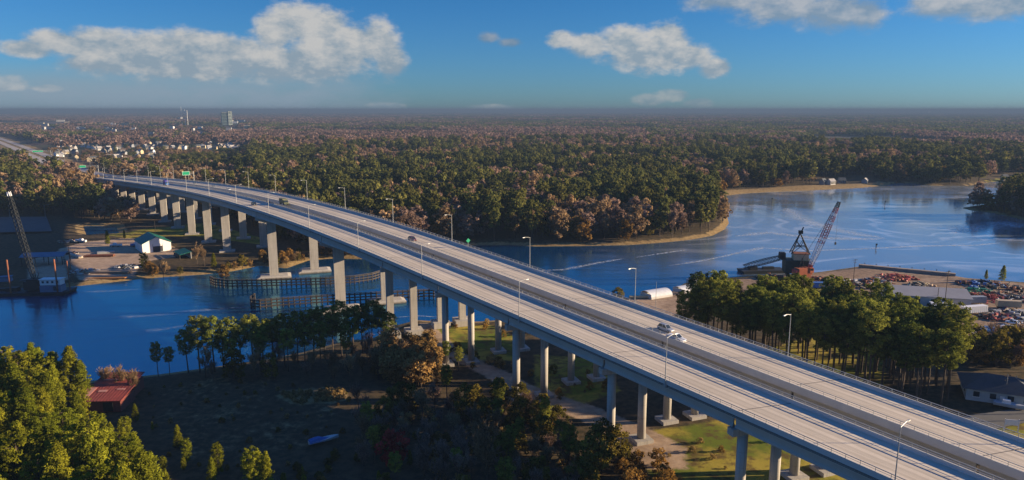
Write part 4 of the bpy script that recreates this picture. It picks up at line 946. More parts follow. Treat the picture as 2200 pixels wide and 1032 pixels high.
for x in (-1.6, 1.6): m = MB(); m.box((x, 0, 1.4), (.18, .18, 3.4)); m.build('post', M_WHITE, r)
pole(2158, 862, 8, 'pale utility pole in front of the hip roofed house', mt=M_STEEL); pole(2177, 858, 7, 'second pale pole in front of the hip roofed house', 'pole', False, name='bare_pole', mt=M_STEEL)
rb = P2([(1960, 930), (2080, 895), (2250, 872), (2400, 900), (2400, 940), (2230, 905), (2090, 935), (2010, 965)], 2.0)
m = MB(); m.poly([(p[0], p[1], 2.35) for p in rb]); tag(m.build('side_road', M_ASPH), 'shaded asphalt road in front of the hip roofed house', 'road', kind='structure')

# ------------------------------------------------------------------ lower left: rusty barn and tarpaulined boat
P = at(226, 874, 2.0); M_RUSTROOF = mat('rust_red_sheet_roof', (0.26, 0.055, 0.04), 0.75, 0.3, 0.5, second=(0.17, 0.045, 0.04))
r = empty('rusty_barn', P, 0.06, 'low barn with rust red sheet roof among the pines at the lower left', 'barn')
m = MB(); m.box((0, 1.0, 1.4), (11.8, 8.6, 3.2)); m.box((-0.4, 9.4, 1.8), (10.6, 8.0, 3.8)); m.build('wall', mat('rusty_sheet_wall', (0.20, 0.06, 0.045), 0.8, 0.35, 0.9, stretch=(1, 1, .2)), r)
m = MB(); m.hexa([(-6.4, -3.8, 3.05), (6.4, -3.8, 3.05), (6.4, 5.4, 4.3), (-6.4, 5.4, 4.3), (-6.4, -3.8, 3.2), (6.4, -3.8, 3.2), (6.4, 5.4, 4.45), (-6.4, 5.4, 4.45)]); m.hexa([(-6, 5.0, 4.05), (5.4, 5.0, 4.05), (5.4, 13.6, 4.9), (-6, 13.6, 4.9), (-6, 5.0, 4.2), (5.4, 5.0, 4.2), (5.4, 13.6, 5.05), (-6, 13.6, 5.05)])
for i in range(15):
    x = -6.2 + i * 0.885; m.bar((x, -3.8, 3.24), (x, 5.4, 4.49), .06, .05)
m.build('roof', M_RUSTROOF, r)
for (x, y, w_, h_) in ((-1.0, 1.6, 2.4, 1.1), (-4.8, 0.8, 2.6, 5.6), (3.6, 2.4, 2.2, .7), (-2, 8.6, 4.5, .8)):
    m = MB(); k = 1.25 / 9.2 if y < 5 else .85 / 8.6; z = (3.2 + (y + 3.8) * k if y < 5 else 4.2 + (y - 5) * k) + .09
    m.hexa([(x - w_ / 2, y - h_ / 2, z - k * h_ / 2), (x + w_ / 2, y - h_ / 2, z - k * h_ / 2), (x + w_ / 2, y + h_ / 2, z + k * h_ / 2), (x - w_ / 2, y + h_ / 2, z + k * h_ / 2)] + [(a, b, c + .05) for a, b, c in [(x - w_ / 2, y - h_ / 2, z - k * h_ / 2), (x + w_ / 2, y - h_ / 2, z - k * h_ / 2), (x + w_ / 2, y + h_ / 2, z + k * h_ / 2), (x - w_ / 2, y + h_ / 2, z + k * h_ / 2)]]); m.build('roof_panel', mat('faded_pink_sheet', (0.42, 0.20, 0.16), 0.7), r)
m = MB(); m.box((2.5, -3.36, 1.3), (2.6, .12, 2.6)); m.build('door', M_DARK, r)
r = empty('covered_boat', at(696, 950, 2.0), 0.55, 'long boat under a blue tarpaulin on the shaded clearing', 'boat'); m = MB(); boat_hull(m, 7.6, 2.0, 0.8, 0.2); m.build('hull', M_PALEWALL, r)
m = MB(); rings = []
for f in np.linspace(0, 1, 9):
    x = -3.7 + 6.6 * f; w_ = 1.02 * (1 if f < .55 else 1 - (f - .55) * 1.6); z = 1.05 + .3 * sin(f * 5) + (0.3 if f < .4 else 0); rings.append([(x, -w_, .75), (x, -w_ * .6, z), (x, 0, z + .25), (x, w_ * .6, z), (x, w_, .75)])
m.sweep(rings); m.build('tarpaulin', mat('blue_tarpaulin', (0.03, 0.13, 0.36), 0.5, .2, 2.0), r)

# ------------------------------------------------------------------ far buildings
def far_block(x, y, L, D_, Hh, rz, mt, name, label, cat, z=5, win=None, group=None, loc=None):
    r = empty(name, at(x, y, z) if loc is None else loc, rz, label, cat, group); m = MB(); m.box((0, 0, Hh / 2 - 1), (L, D_, Hh + 2)); m.build('wall', mt, r)
    m = MB(); m.box((0, 0, Hh + .5), (L * 1.02, D_ * 1.04, 1.0)); m.build('roof', M_GREYROOF, r)
    if win:
        m = MB()
        for k in range(win): m.box((0, -D_ / 2 - .1, Hh * (k + .5) / win), (L * .92, .4, Hh / win * .45))
        m.build('window_band', M_GLASS, r)
    return r
CLEAR = []
T0 = at_depth(487, 236, 3600); k_ = T0.y / FPX
CLEAR.append((at_depth(486, 236, 3600).x, 3600, 34, 0.72))
far_block(482, 250, 14 * k_, 14 * k_, 66, 0.5, mat('teal_tower', (0.12, 0.17, 0.18), .6), 'office_tower', 'dark teal office tower rising above the horizon wood', 'tower', win=9, loc=(at_depth(482, 236, 3600).x, 3600, 4))
far_block(491, 250, 8 * k_, 12 * k_, 71, 0.5, mat('pale_tower', (0.45, 0.52, 0.47), .6), 'office_tower', 'pale green half of the tower pair on the horizon', 'tower', win=10, loc=(at_depth(491.5, 236, 3600).x, 3606, 4))
q = at_depth(389, 236, 3000); q.z = 4; kk = 3000 / FPX; r = empty('radio_mast', q, 0, 'thin pale mast standing above the left horizon', 'mast'); m = MB(); m.cyl((0, 0, 0), (0, 0, 92), 0.6, .4, 6); m.build('mast', M_WHITE, r)
for dx in (7, 12): m = MB(); m.cyl((dx * kk, 0, 0), (dx * kk, 0, 80 if dx < 10 else 78), 1.0, .9, 10); m.build('silo', M_WHITE, r)
q = at(1996, 246, 5); kk = q.y / FPX; r = empty('water_tower', q, 0, 'white water tower on the right horizon', 'water tower'); m = MB(); m.cyl((0, 0, 0), (0, 0, 5 * kk), .5 * kk, .4 * kk, 8); m.build('stem', M_WHITE, r); m = MB(); m.cyl((0, 0, 4.5 * kk), (0, 0, 5.5 * kk), .6 * kk, 2.6 * kk, 12); m.cyl((0, 0, 5.5 * kk), (0, 0, 6.8 * kk), 2.6 * kk, 2.4 * kk, 12); m.cyl((0, 0, 6.8 * kk), (0, 0, 7.5 * kk), 2.4 * kk, .6 * kk, 12); m.build('tank', M_WHITE, r)
gF = random.Random(12)
for i in range(26):
    x = gF.choice([gF.uniform(10, 560), gF.uniform(90, 330), gF.uniform(300, 540)]); y = gF.uniform(255, 290); q = at(x, y, 8); kk = q.y / FPX
    CLEAR.append((q.x, q.y, 16 * kk, 0.80))
    far_block(x, y, gF.uniform(6, 18) * kk, gF.uniform(3, 6) * kk, gF.uniform(2.6, 4.0) * kk, gF.uniform(-.4, .4), gF.choice([M_WHITE, M_PALEWALL, M_CREAM]), 'far_warehouse', 'long pale flat roofed building far off among the left horizon woods', 'building', 8, None, 'pale flat roofed buildings far off at the left')
for x, y in ((1915, 247), (1830, 250), (2060, 249)):
    q = at(x, y, 8); kk = q.y / FPX; far_block(x, y, 9 * kk, 3 * kk, 1.5 * kk, 0.1, M_WHITE, 'far_warehouse', 'pale low building on the right horizon', 'building', 8, None, 'pale low buildings on the right horizon')
def house(x, y, label, group, z=4.2, k=1.0, zrot=None):
    L, Wd, ev, rd = gF.uniform(11, 16) * k, gF.uniform(8, 10) * k, gF.uniform(4.5, 6.5) * k, gF.uniform(8.5, 10.5) * k
    m = MB(); h = Wd / 2; V = []
    for xx in (-L / 2, L / 2): V += [(xx, -h, -2), (xx, h, -2), (xx, h, ev), (xx, 0, rd), (xx, -h, ev)]
    m._add(V, [(0, 1, 2, 3, 4), (9, 8, 7, 6, 5), (0, 4, 9, 5), (1, 6, 7, 2)])
    for sg in (-1, 1): m._add([(-L / 2 - .4, sg * (h + .5), ev - .4), (L / 2 + .4, sg * (h + .5), ev - .4), (L / 2 + .4, 0, rd + .15), (-L / 2 - .4, 0, rd + .15)], [(0, 1, 2, 3)], 1)
    for i in range(4): 
        for zz in (1.6, 4.0): m.box((-L / 2 + L * (i + .5) / 4, -h - .04, zz * k), (1.1, .1, 1.4), mi=2)
    hq = at(x, y, z); CLEAR.append((hq.x, hq.y, 13.0 * k, 1 - 75.0 / hq.y))
    o = m.build('suburban_house', [gF.choice([M_PALEWALL, M_CREAM, mat('tan_siding', (0.34, 0.29, 0.23), .8), mat('grey_siding', (0.28, 0.29, 0.31), .8), M_WHITE]), gF.choice([M_SHINGLE, M_GREYROOF, mat('brown_shingles', (.13, .10, .085), .9)]), M_GLASS]); o.location = at(x, y, z); o.rotation_euler = (0, 0, gF.uniform(0, 3.14) if zrot is None else zrot)
    return tag(o, label, 'house', group)
for i in range(80):
    x = gF.uniform(120, 330); y = gF.uniform(299, 345); 
    house(x, y, 'small pale house of the suburb right of the highway signs', 'houses of the suburb by the highway', k=0.64)
for i in range(46):
    house(gF.uniform(260, 525), gF.uniform(308, 322), 'small pale house in the row beyond the wood left of centre', 'houses in the row beyond the wood', k=0.68)
house(2158, 385, 'white house on the lawn at the far right shore', None, 2.2, .6, 0.2)
for x, lab in ((1768, 'leftmost low white house among the trees of the far right shore'), (1785, 'tan house beside the leftmost one on the far right shore'), (1858, 'white house before the dark inlet on the far right shore'), (1808, 'half hidden house in the middle of the far right shore row')):
    house(x, 396 if x < 1800 else 393, lab, None, 2.2, .62)

# channel markers and moored dots on the right water
for (x, y, h, lab) in ((1882, 534, 3.0, 'lone dark channel marker post in the right water'), (1658, 440, 6, 'thin dark post in the water beside the peninsula tip'), (1901, 441, 4, 'thin dark post in the far right water')):
    r = empty('channel_marker', at(x, y, 0), 0, lab, 'marker post'); m = MB(); m.cyl((0, 0, -2), (0, 0, h), .25, n=7); m.build('post', M_DARK, r); m = MB(); m.box((0, -.3, h - .5), (1.1, .1, 1.1)); m.build('board', M_DARK, r)

# foam lines on the water, and slicks whose sky sheen is painted pale
def foam(pts, wd, label, alpha=0.8):
    P = [at(x, y, 0.0) for x, y in pts]; m = MB(); L = []; UV = []
    for i in range(len(P) - 1):
        n = max(2, int((P[i + 1] - P[i]).length / 2.5))
        for k in range(n): L.append(P[i].lerp(P[i + 1], k / n))
    L.append(P[-1]); E = []
    for i, p in enumerate(L):
        d = L[min(i + 1, len(L) - 1)] - L[max(i - 1, 0)]; d.normalize(); rr = Vector((d.y, -d.x, 0)); f = min(1, i / 6, (len(L) - 1 - i) / 6); w_ = wd * (.25 + .75 * f) * R_.uniform(.6, 1.2); E.append([p - rr * w_ / 2, p, p + rr * w_ / 2])
    V = [tuple(q + Vector((0, 0, .03))) for e in E for q in e]; F = []
    for i in range(len(E) - 1):
        for j in range(2): F.append((3 * i + j, 3 * i + j + 1, 3 * i + j + 4, 3 * i + j + 3))
    me = bpy.data.meshes.new('foam'); me.from_pydata(V, [], F); a = me.attributes.new('edge', 'FLOAT', 'POINT'); a.data.foreach_set('value', [0.0, alpha, 0.0] * len(E)); me.materials.append(M_FOAM)
    o = bpy.data.objects.new('foam_sheen_streak', me); COL.objects.link(o); return tag(o, label, 'foam', kind='stuff')
M_FOAM = bpy.data.materials.new('foam_sheen_lines'); M_FOAM.use_nodes = True; T = NT(M_FOAM.node_tree); b = T.n['Principled BSDF']; T.put(b.inputs['Base Color'], (.62, .66, .70, 1)); T.put(b.inputs['Roughness'], .9)
gg = T.add('ShaderNodeNewGeometry'); aa = T.add('ShaderNodeAttribute', attribute_name='edge'); nz = T.noise(gg.outputs['Position'], .55, 5, .7); T.l.new(T.math('MULTIPLY', aa.outputs['Fac'], T.mapr(nz, .36, .66)), b.inputs['Alpha'])
foam([(1150, 582), (1210, 580), (1280, 566), (1340, 556)], 5, 'broken foam line in the river right of the bridges', .75)
foam([(1368, 553), (1420, 545), (1475, 537)], 3.5, 'short bright foam line below the peninsula tip', .85)
foam([(1438, 571), (1500, 562), (1560, 550), (1640, 530)], 4, 'foam line left of the derrick', .7)
foam([(1565, 548), (1640, 533), (1740, 539), (1850, 535), (1980, 529), (2100, 527), (2150, 522)], 5, 'long foam line across the right water behind the cranes', .75)
foam([(1690, 448), (1720, 470), (1780, 490), (1850, 505), (1900, 512)], 22, 'wide curved slick behind the crane boom, sky sheen painted pale', .55)
foam([(1580, 508), (1650, 500), (1750, 512), (1880, 514), (1900, 512)], 14, 'slick right of the peninsula tip, sky sheen painted pale', .7)
foam([(2050, 500), (2110, 490), (2160, 480), (2190, 490)], 40, 'broad slick beside the point at the right edge, sky sheen painted pale', .65)
foam([(0, 700), (130, 690), (330, 678), (420, 668), (530, 660)], 6, 'faint foam line across the left water', .3)
foam([(180, 738), (300, 715), (400, 700)], 9, 'faint slick in the left water, sky sheen painted pale', .25)
foam([(150, 628), (230, 626), (300, 622)], 6, 'faint foam near the boat yard bank', .3)
foam([(850, 682), (900, 679), (950, 682)], 3, 'foam line at the near shore between the columns', .7)

# ------------------------------------------------------------------ vegetation
def quads(cent, size, bias, asp=1.0, rng=RN, slim=None):
    n = len(cent); nrm = rng.normal(0, 1, (n, 3)) * 0.75 + bias; nrm /= np.linalg.norm(nrm, axis=1)[:, None] + 1e-9
    a = np.cross(nrm, rng.normal(0, 1, (n, 3))); a /= np.linalg.norm(a, axis=1)[:, None] + 1e-9; b = np.cross(nrm, a)
    s = (size * rng.uniform(0.6, 1.3, n))[:, None]; a = a * s * asp; b = b * s
    sk = rng.uniform(-0.4, 0.4, (n, 1))
    return np.stack([cent - a - b * 0.6, cent + a * 0.5 - b + a * sk, cent + a + b * 0.6, cent - a * 0.5 + b + a * sk], 1)      # n,4,3
class Tree:
    def __init__(s): s.q = []; s.tint = []; s.wood = MB()
    def clump(s, c, n, rad, size, out, tint, asp=1.0, rng=RN):
        d = rng.normal(0, 1, (n, 3)); d /= np.linalg.norm(d, axis=1)[:, None]; p = np.array(c) + d * np.array(rad) * (rng.uniform(0.25, 1, n) ** 0.5)[:, None]
        Q = quads(p, np.full(n, size), d * 0.6 + np.array(out) * 0.8, asp, rng); s.q.append(Q); s.tint.append(np.clip(tint + rng.normal(0, 0.12, n), 0, 1))
    def mesh(s, name, matf, matw=None, with_wood=True):
        Q = np.concatenate(s.q) if s.q else np.zeros((0, 4, 3)); nq = len(Q)
        V = Q.reshape(-1, 3); nv = len(V); tint = np.concatenate(s.tint)
        wf = s.wood.f if with_wood else []; wv = np.array(s.wood.v).reshape(-1, 3) if with_wood and s.wood.v else np.zeros((0, 3))
        me = bpy.data.meshes.new(name); VA = np.concatenate([V, wv]); me.vertices.add(len(VA)); me.vertices.foreach_set('co', VA.ravel().astype(np.float32))
        lv = np.concatenate([np.arange(nv), np.array([i + nv for f in wf for i in f], int)]).astype(np.int32)
        ls = np.concatenate([np.arange(nq) * 4, nv + np.cumsum([0] + [len(f) for f in wf])[:-1]]).astype(np.int32) if wf else (np.arange(nq) * 4).astype(np.int32)
        me.loops.add(len(lv)); me.loops.foreach_set('vertex_index', lv); me.polygons.add(len(ls)); me.polygons.foreach_set('loop_start', ls)
        me.materials.append(matf)
        if wf:
            me.materials.append(matw or M_BARK); mi = np.zeros(len(ls), np.int32); mi[nq:] = 1; me.polygons.foreach_set('material_index', mi)
        ta = me.attributes.new('tint', 'FLOAT', 'FACE'); tv = np.zeros(len(ls), np.float32); tv[:nq] = tint; ta.data.foreach_set('value', tv)
        me.update(calc_edges=True); return me
    def woodmesh(s, name):
        me = bpy.data.meshes.new(name); me.from_pydata(s.wood.v, [], s.wood.f); me.materials.append(M_BARK); return me
def pine(h, seed, start=0.45, rad=3.6, nclump=46, nq=34, size=0.42, shape='loblolly', limb=True, cl=1.25, asp=1.0):
    g = np.random.default_rng(seed); t = Tree()
    lean = g.normal(0, 0.02, 2)
    r0 = 0.011 * h + 0.06
    t.wood.cyl((0, 0, -0.6), (lean[0] * h * .5, lean[1] * h * .5, h * .5), r0, r0 * .72, 7, caps=False); t.wood.cyl((lean[0] * h * .5, lean[1] * h * .5, h * .5), (lean[0] * h, lean[1] * h, h * .97), r0 * .72, 0.04, 6, caps=False)
    for i in range(nclump):
        f = (i + g.uniform(0, 1)) / nclump; f = f ** 0.9; z = h * (start + (1 - start) * f)
        if shape == 'loblolly': R = rad * sqrt(max(0.05, 1 - ((f - 0.52) / 0.64) ** 2)) * g.uniform(0.65, 1.12)
        else: R = rad * (1.02 - f) ** 0.75 * g.uniform(0.7, 1.1) * (0.75 + 0.25 * min(1, f * 4))
        az = i * 2.39996 + g.normal(0, 0.5); u = g.uniform(0.3, 1.0) ** 0.6
        c = np.array([lean[0] * z + cos(az) * R * u, lean[1] * z + sin(az) * R * u, z + 0.12 * R * u])
        k = cl * (0.75 + 0.5 * g.uniform()) * (1.0 if f < .9 else .75)
        t.clump(c, nq, (k, k, k * 0.62), size, (cos(az) * u * .5, sin(az) * u * .5, 0.75), g.uniform(0, 1), asp, g)
        if limb and i % 2 == 0: t.wood.cyl((lean[0] * z, lean[1] * z, z - 0.25 * R * u), tuple(c), 0.02 + 0.012 * R, 0.02, 3, caps=False)
    if limb and start > .3:
        for i in range(7):
            z = h * g.uniform(0.25, start); az = g.uniform(0, 6.28); L = g.uniform(0.6, 1.8); t.wood.cyl((0, 0, z), (cos(az) * L, sin(az) * L, z + 0.2), 0.035, 0.01, 3, caps=False)
    return t
def bare(h, seed, nlimb=9, ntwig=900, twl=0.75, tww=0.055, spread=0.36, leaf=0, leafsize=0.25):
    g = np.random.default_rng(seed); t = Tree(); tips = []
    r0 = 0.012 * h + 0.05
    def grow(p, d, L, r, lev):
        q = p + d * L; t.wood.cyl(tuple(p), tuple(q), r, r * .62, 5 if lev == 0 else 3, caps=False)
        if lev >= 1: tips.append((p, q, r))
        if lev < 3:
            for k in range(3 if lev else nlimb):
                a = g.uniform(0, 6.28); e = g.uniform(0.35, 1.0); dd = np.array([cos(a) * e, sin(a) * e, g.uniform(0.55, 1.2)]); dd = d * 0.55 + dd * (0.75 if lev else 0.85); dd /= np.linalg.norm(dd)
                f = g.uniform(0.45, 1.0) if lev == 0 else g.uniform(0.5, 1.0)
                grow(p + d * L * f, dd, L * (g.uniform(0.5, 0.72) if lev == 0 else g.uniform(0.55, 0.8)), r * .5, lev + 1)
    grow(np.array([0, 0, -0.5]), np.array([g.normal(0, .05), g.normal(0, .05), 1.0]), h * 0.47, r0, 0)
    pts = []; out = []
    for _ in range(ntwig):
        p, q, r = tips[int(g.integers(len(tips)))]; f = g.uniform(0.2, 1.1); pts.append(p + (q - p) * f + g.normal(0, 0.28, 3) * h * 0.03); out.append((q - p) / np.linalg.norm(q - p))
    pts = np.array(pts); out = np.array(out)
    d = out + g.normal(0, 0.5, (ntwig, 3)); d /= np.linalg.norm(d, axis=1)[:, None]; s = np.cross(d, g.normal(0, 1, (ntwig, 3))); s /= np.linalg.norm(s, axis=1)[:, None]
    L = (twl * g.uniform(0.6, 1.4, ntwig))[:, None]; W = tww
    t.q.append(np.stack([pts - s * W, pts + s * W, pts + d * L + s * W * .4, pts + d * L - s * W * .4], 1)); t.tint.append(g.uniform(0, 1, ntwig))
    if leaf:
        li = g.integers(0, ntwig, leaf); t.q.append(quads(pts[li] + g.normal(0, .3, (leaf, 3)), np.full(leaf, leafsize), np.array([0, 0, .6]), 1.0, g)); t.tint.append(g.uniform(0, 1, leaf))
    return t
def leafy(h, seed, rad, ncl=26, nq=40, size=0.3, base=0.18, cl=1.0):
    g = np.random.default_rng(seed); t = Tree(); r0 = 0.012 * h + 0.04
    for k in range(4):
        a = g.uniform(0, 6.28); t.wood.cyl((g.normal(0, .15), g.normal(0, .15), -0.3), (cos(a) * rad * .4, sin(a) * rad * .4, h * .7), r0 * .7, 0.02, 4, caps=False)
    for i in range(ncl):
        f = (i + g.uniform()) / ncl; z = h * (base + (0.97 - base) * f); R = rad * sqrt(max(0.04, 1 - ((f - 0.35) / 0.68) ** 2)) * g.uniform(0.6, 1.15); az = i * 2.4 + g.normal(0, .5); u = g.uniform(.2, 1) ** .6
        c = np.array([cos(az) * R * u, sin(az) * R * u, z]); k = cl * g.uniform(.6, 1.2)
        t.clump(c, nq, (k, k, k * .75), size, (cos(az) * u * .6, sin(az) * u * .6, .6), g.uniform(), 1.0, g)
        if i % 3 == 0: t.wood.cyl((0, 0, z * .6), tuple(c), 0.03, 0.01, 3, caps=False)
    return t
# prototypes: near (crown and trunk apart), mid (one mesh), wood patches
NEARP = [pine(19, 100 + i, 0.46 + 0.04 * (i % 3), 3.3 + 0.3 * (i % 2), 88, 58, 0.23, cl=0.92, asp=0.5) for i in range(5)]
YOUNG = [pine(15, 200 + i, 0.10, 3.1 + 0.25 * (i % 3), 150, 62, 0.20, 'loblolly' if i in (1, 4) else 'cone', cl=0.8, asp=0.45) for i in range(6)]
BARE = [bare(13, 300 + i, 9, 1900) for i in range(4)]
RUSS = [leafy(9, 400 + i, 3.6, 30, 60, 0.22, cl=1.15) for i in range(3)]
BUSH = [leafy(4.5, 450 + i, 2.6, 22, 50, 0.17, 0.08, cl=0.85) for i in range(3)]
def pair(ts, base, mf): return [(t.mesh(base, mf, None, False), t.woodmesh('trunk')) for t in ts]
PN = pair(NEARP, 'pine_crown', M_PINEN); PY = pair(YOUNG, 'young_pine_crown', M_PINEY)
BT = pair(BARE, 'twig_crown', M_TWIG); BM_ = pair(BARE, 'mauve_twig_crown', M_MAUVE); RU = pair(RUSS, 'russet_crown', M_RUSSET); OL = pair(RUSS, 'olive_crown', M_OLIVE)
SC = pair(RUSS[:1], 'scarlet_crown', M_SCARLET); TA = pair(RUSS, 'tan_crown', M_TAN); BO = pair(BUSH, 'bush_foliage', M_OLIVE); BR = pair(BUSH, 'brown_bush_foliage', M_RUSSET); BRE = pair(BUSH, 'reed_foliage', M_REED)
MIDP = [pine(19, 500 + i, 0.34, 4.4, 40, 22, 0.52, limb=False, cl=1.4) for i in range(5)]
MIDB = [bare(15, 600 + i, 7, 520, 1.3, 0.13, leaf=420, leafsize=0.42) for i in range(4)]
MIDR = [leafy(11, 700 + i, 4.4, 26, 30, 0.46, cl=1.5) for i in range(2)]
MP = [t.mesh('mid_pine', M_PINE) for t in MIDP]
MIDD = [leafy(16, 750 + i, 5.2, 34, 36, 0.42, 0.22, 1.55) for i in range(3)]
MBT = [t.mesh('mid_bare', M_TWIG) for t in MIDD + MIDB[:2]]; MBM = [t.mesh('mid_mauve', M_MAUVE) for t in MIDD + MIDB[2:3]]; MRU = [t.mesh('mid_russet', M_RUSSET) for t in MIDR]; MOL = [t.mesh('mid_olive', M_OLIVE) for t in MIDR]

CNT = {'pine': 0, 'leaf': 0, 'shrub': 0}
def gz(x, y): return float(ground_h(np.array([x]), np.array([y]))[0])
def plant(kind, name, x, y, h, label, cat, group=None, z=None, lift=0.0):
    protos = {'pine': PN, 'young': PY, 'bare': BT, 'mauve': BM_, 'russet': RU, 'olive': OL, 'scarlet': SC, 'bush': BO, 'brownbush': BR, 'reed': BRE, 'tan': TA}[kind]
    h0 = {'pine': 19, 'young': 15, 'bare': 13, 'mauve': 13, 'russet': 9, 'olive': 9, 'scarlet': 9, 'bush': 4.5, 'brownbush': 4.5, 'reed': 4.5, 'tan': 9}[kind]
    cm, wm = R_.choice(protos); z = gz(x, y) if z is None else z
    r = bpy.data.objects.new(name, wm); COL.objects.link(r); k = h / h0
    r.location = (x, y, z + lift); r.rotation_euler = (0, 0, R_.uniform(0, 6.28)); kk = k * R_.uniform(0.9, 1.12); r.scale = (kk, kk, k)
    c = bpy.data.objects.new('crown', cm); COL.objects.link(c); c.parent = r
    tag(r, label, cat, group); CNT['pine' if kind in ('pine', 'young') else 'leaf' if kind in ('bare', 'mauve', 'russet', 'olive', 'tan', 'scarlet') else 'shrub'] += 1; return r
def midtree(me, name, x, y, k, label, cat, group=None, z=None):
    r = bpy.data.objects.new(name, me); COL.objects.link(r); r.location = (x, y, gz(x, y) if z is None else z); r.rotation_euler = (0, 0, R_.uniform(0, 6.28)); r.scale = (k * R_.uniform(.9, 1.15), k * R_.uniform(.9, 1.15), k)
    return tag(r, label, cat, group)
def scatter(poly_px, n, mind, seed, ex=()):
    P = P2(poly_px, 2); g = np.random.default_rng(seed); lo = P.min(0); hi = P.max(0); out = []; tries = 0
    E = [P2(e, 2) for e in ex]
    while len(out) < n and tries < 400 * n:
        tries += 1; p = lo + (hi - lo) * g.uniform(0, 1, 2); a, b = p[:1], p[1:]
        if not inpoly(a, b, P)[0] or any(inpoly(a, b, e)[0] for e in E): continue
        if shore(a, b)[0] < 1.5: continue
        if any((p[0] - q[0]) ** 2 + (p[1] - q[1]) ** 2 < mind ** 2 for q in out): continue
        out.append(p)
    return out
# pines at the lower left round the red barn
for p in scatter([(-90, 880), (60, 868), (165, 862), (175, 905), (275, 905), (300, 960), (335, 1060), (330, 1200), (-160, 1200)], 84, 3.3, 1, ex=[[(120, 862), (300, 862), (315, 1050), (165, 1050)]]):
    plant('young', 'pine_tree', p[0], p[1], R_.uniform(13, 19), 'sunlit yellow green pine in the dense stand around the red barn', 'pine tree', 'pines around the red barn')
for x, y, h in [(185, 868, 13), (155, 868, 17), (120, 866, 15), (90, 864, 16), (50, 864, 15), (15, 866, 16)]:
    q = at(x, y); plant('young', 'pine_tree', q.x, q.y, h, 'pine of the row standing behind the red barn roof', 'pine tree', 'pines behind the red barn')
for x, y, h in [(228, 845, 9), (262, 850, 10), (285, 858, 9)]:
    q = at(x, y); plant('bare', 'bare_tree', q.x, q.y, h, 'bare tan tree close behind the red barn roof', 'tree', 'bare trees behind the red barn')
for x, y, h in [(328, 925, 2.4), (352, 1010, 3.4), (325, 1060, 3.2), (383, 965, 6.2), (402, 995, 6.0), (395, 1010, 3), (358, 1045, 4.5), (268, 960, 5), (470, 1020, 7.5), (455, 1035, 6), (525, 1015, 4), (548, 1052, 9.5), (575, 1055, 9), (880, 1000, 4.0), (925, 985, 3.2), (650, 1020, 2.2), (655, 1050, 3), (610, 1045, 3), (815, 1040, 3.2)]:
    q = at(x, y); plant('young', 'pine_sapling', q.x, q.y, h, 'young bushy pine standing alone on the shaded clearing', 'pine sapling', 'saplings on the shaded clearing')
for p in scatter([(178, 935), (285, 925), (312, 1050), (180, 1050)], 22, 3.0, 15):
    plant('young', 'pine_tree', p[0], p[1], R_.uniform(4.0, 7.0), 'short young pine just in front of the red barn', 'pine tree', 'short pines before the red barn')
for x, y, h in [(178, 905, 10), (172, 935, 12), (205, 940, 6), (292, 905, 5)]:
    q = at(x, y); plant('young', 'pine_tree', q.x, q.y, h, 'pine close against the walls of the red barn', 'pine tree', 'pines close against the red barn')
# bank pines between clearing and river
BANK = [(340, 806, 11), (365, 806, 9), (405, 800, 14), (430, 802, 18), (462, 800, 18), (480, 796, 13), (500, 798, 17), (520, 795, 15), (545, 792, 17), (565, 796, 16), (590, 790, 16), (612, 788, 17), (640, 784, 17.5), (655, 790, 14), (675, 780, 18), (700, 776, 18), (716, 770, 15), (735, 768, 19), (760, 765, 17), (780, 760, 17), (800, 756, 18), (822, 754, 16), (835, 758, 14), (690, 792, 15), (620, 800, 14), (560, 806, 14), (745, 790, 14), (500, 808, 12), (960, 790, 9), (985, 796, 8)]
for x, y, h in BANK:
    q = at(x, y); plant('pine', 'pine_tree', q.x, q.y, h, 'dark slender pine of the row on the near river bank', 'pine tree', 'pines along the near bank')
for p in scatter([(420, 812), (860, 770), (900, 800), (790, 840), (760, 870), (640, 820), (430, 825)], 26, 4.0, 2, ex=[[(590, 834), (1010, 812), (1020, 872), (590, 874)]]):
    plant(R_.choice(['bare', 'mauve', 'olive', 'bare']), 'bare_tree', p[0], p[1], R_.uniform(6, 11), 'bare undergrowth tree in the shade behind the bank pines', 'tree', 'bare trees behind the bank pines')
# brown thicket beside the nearer bridge
for p in scatter([(810, 790), (930, 770), (945, 820), (890, 838), (815, 830)], 22, 3.0, 3):
    plant(R_.choice(['bare', 'tan', 'tan', 'tan']), 'brown_tree', p[0], p[1], R_.uniform(8, 12), 'sunlit tan and russet tree in the thicket left of the bridge columns', 'tree', 'tan thicket left of the bridge')
for p in scatter([(760, 880), (950, 830), (1110, 870), (1230, 930), (1240, 1100), (800, 1100), (770, 960)], 85, 4.2, 4, ex=[[(560, 840), (760, 835), (760, 1010), (560, 1010)], [(785, 985), (905, 985), (910, 1140), (775, 1140)], [(1000, 1040), (1090, 1040), (1105, 1150), (985, 1150)], [(735, 824), (1040, 806), (1050, 872), (735, 876)]]):
    plant(R_.choice(['mauve', 'bare', 'mauve', 'olive']), 'bare_tree', p[0], p[1], R_.uniform(5, 9.5), 'bare tree in the dark wood below the nearer bridge', 'tree', 'bare trees of the dark wood below the bridge')
for p in scatter([(770, 900), (950, 850), (1100, 890), (1225, 960), (1230, 1100), (800, 1100)], 14, 8, 44):
    plant('pine', 'pine_tree', p[0], p[1], R_.uniform(8, 12), 'dark pine scattered in the wood below the nearer bridge', 'pine tree', 'pines of the dark wood below the bridge')
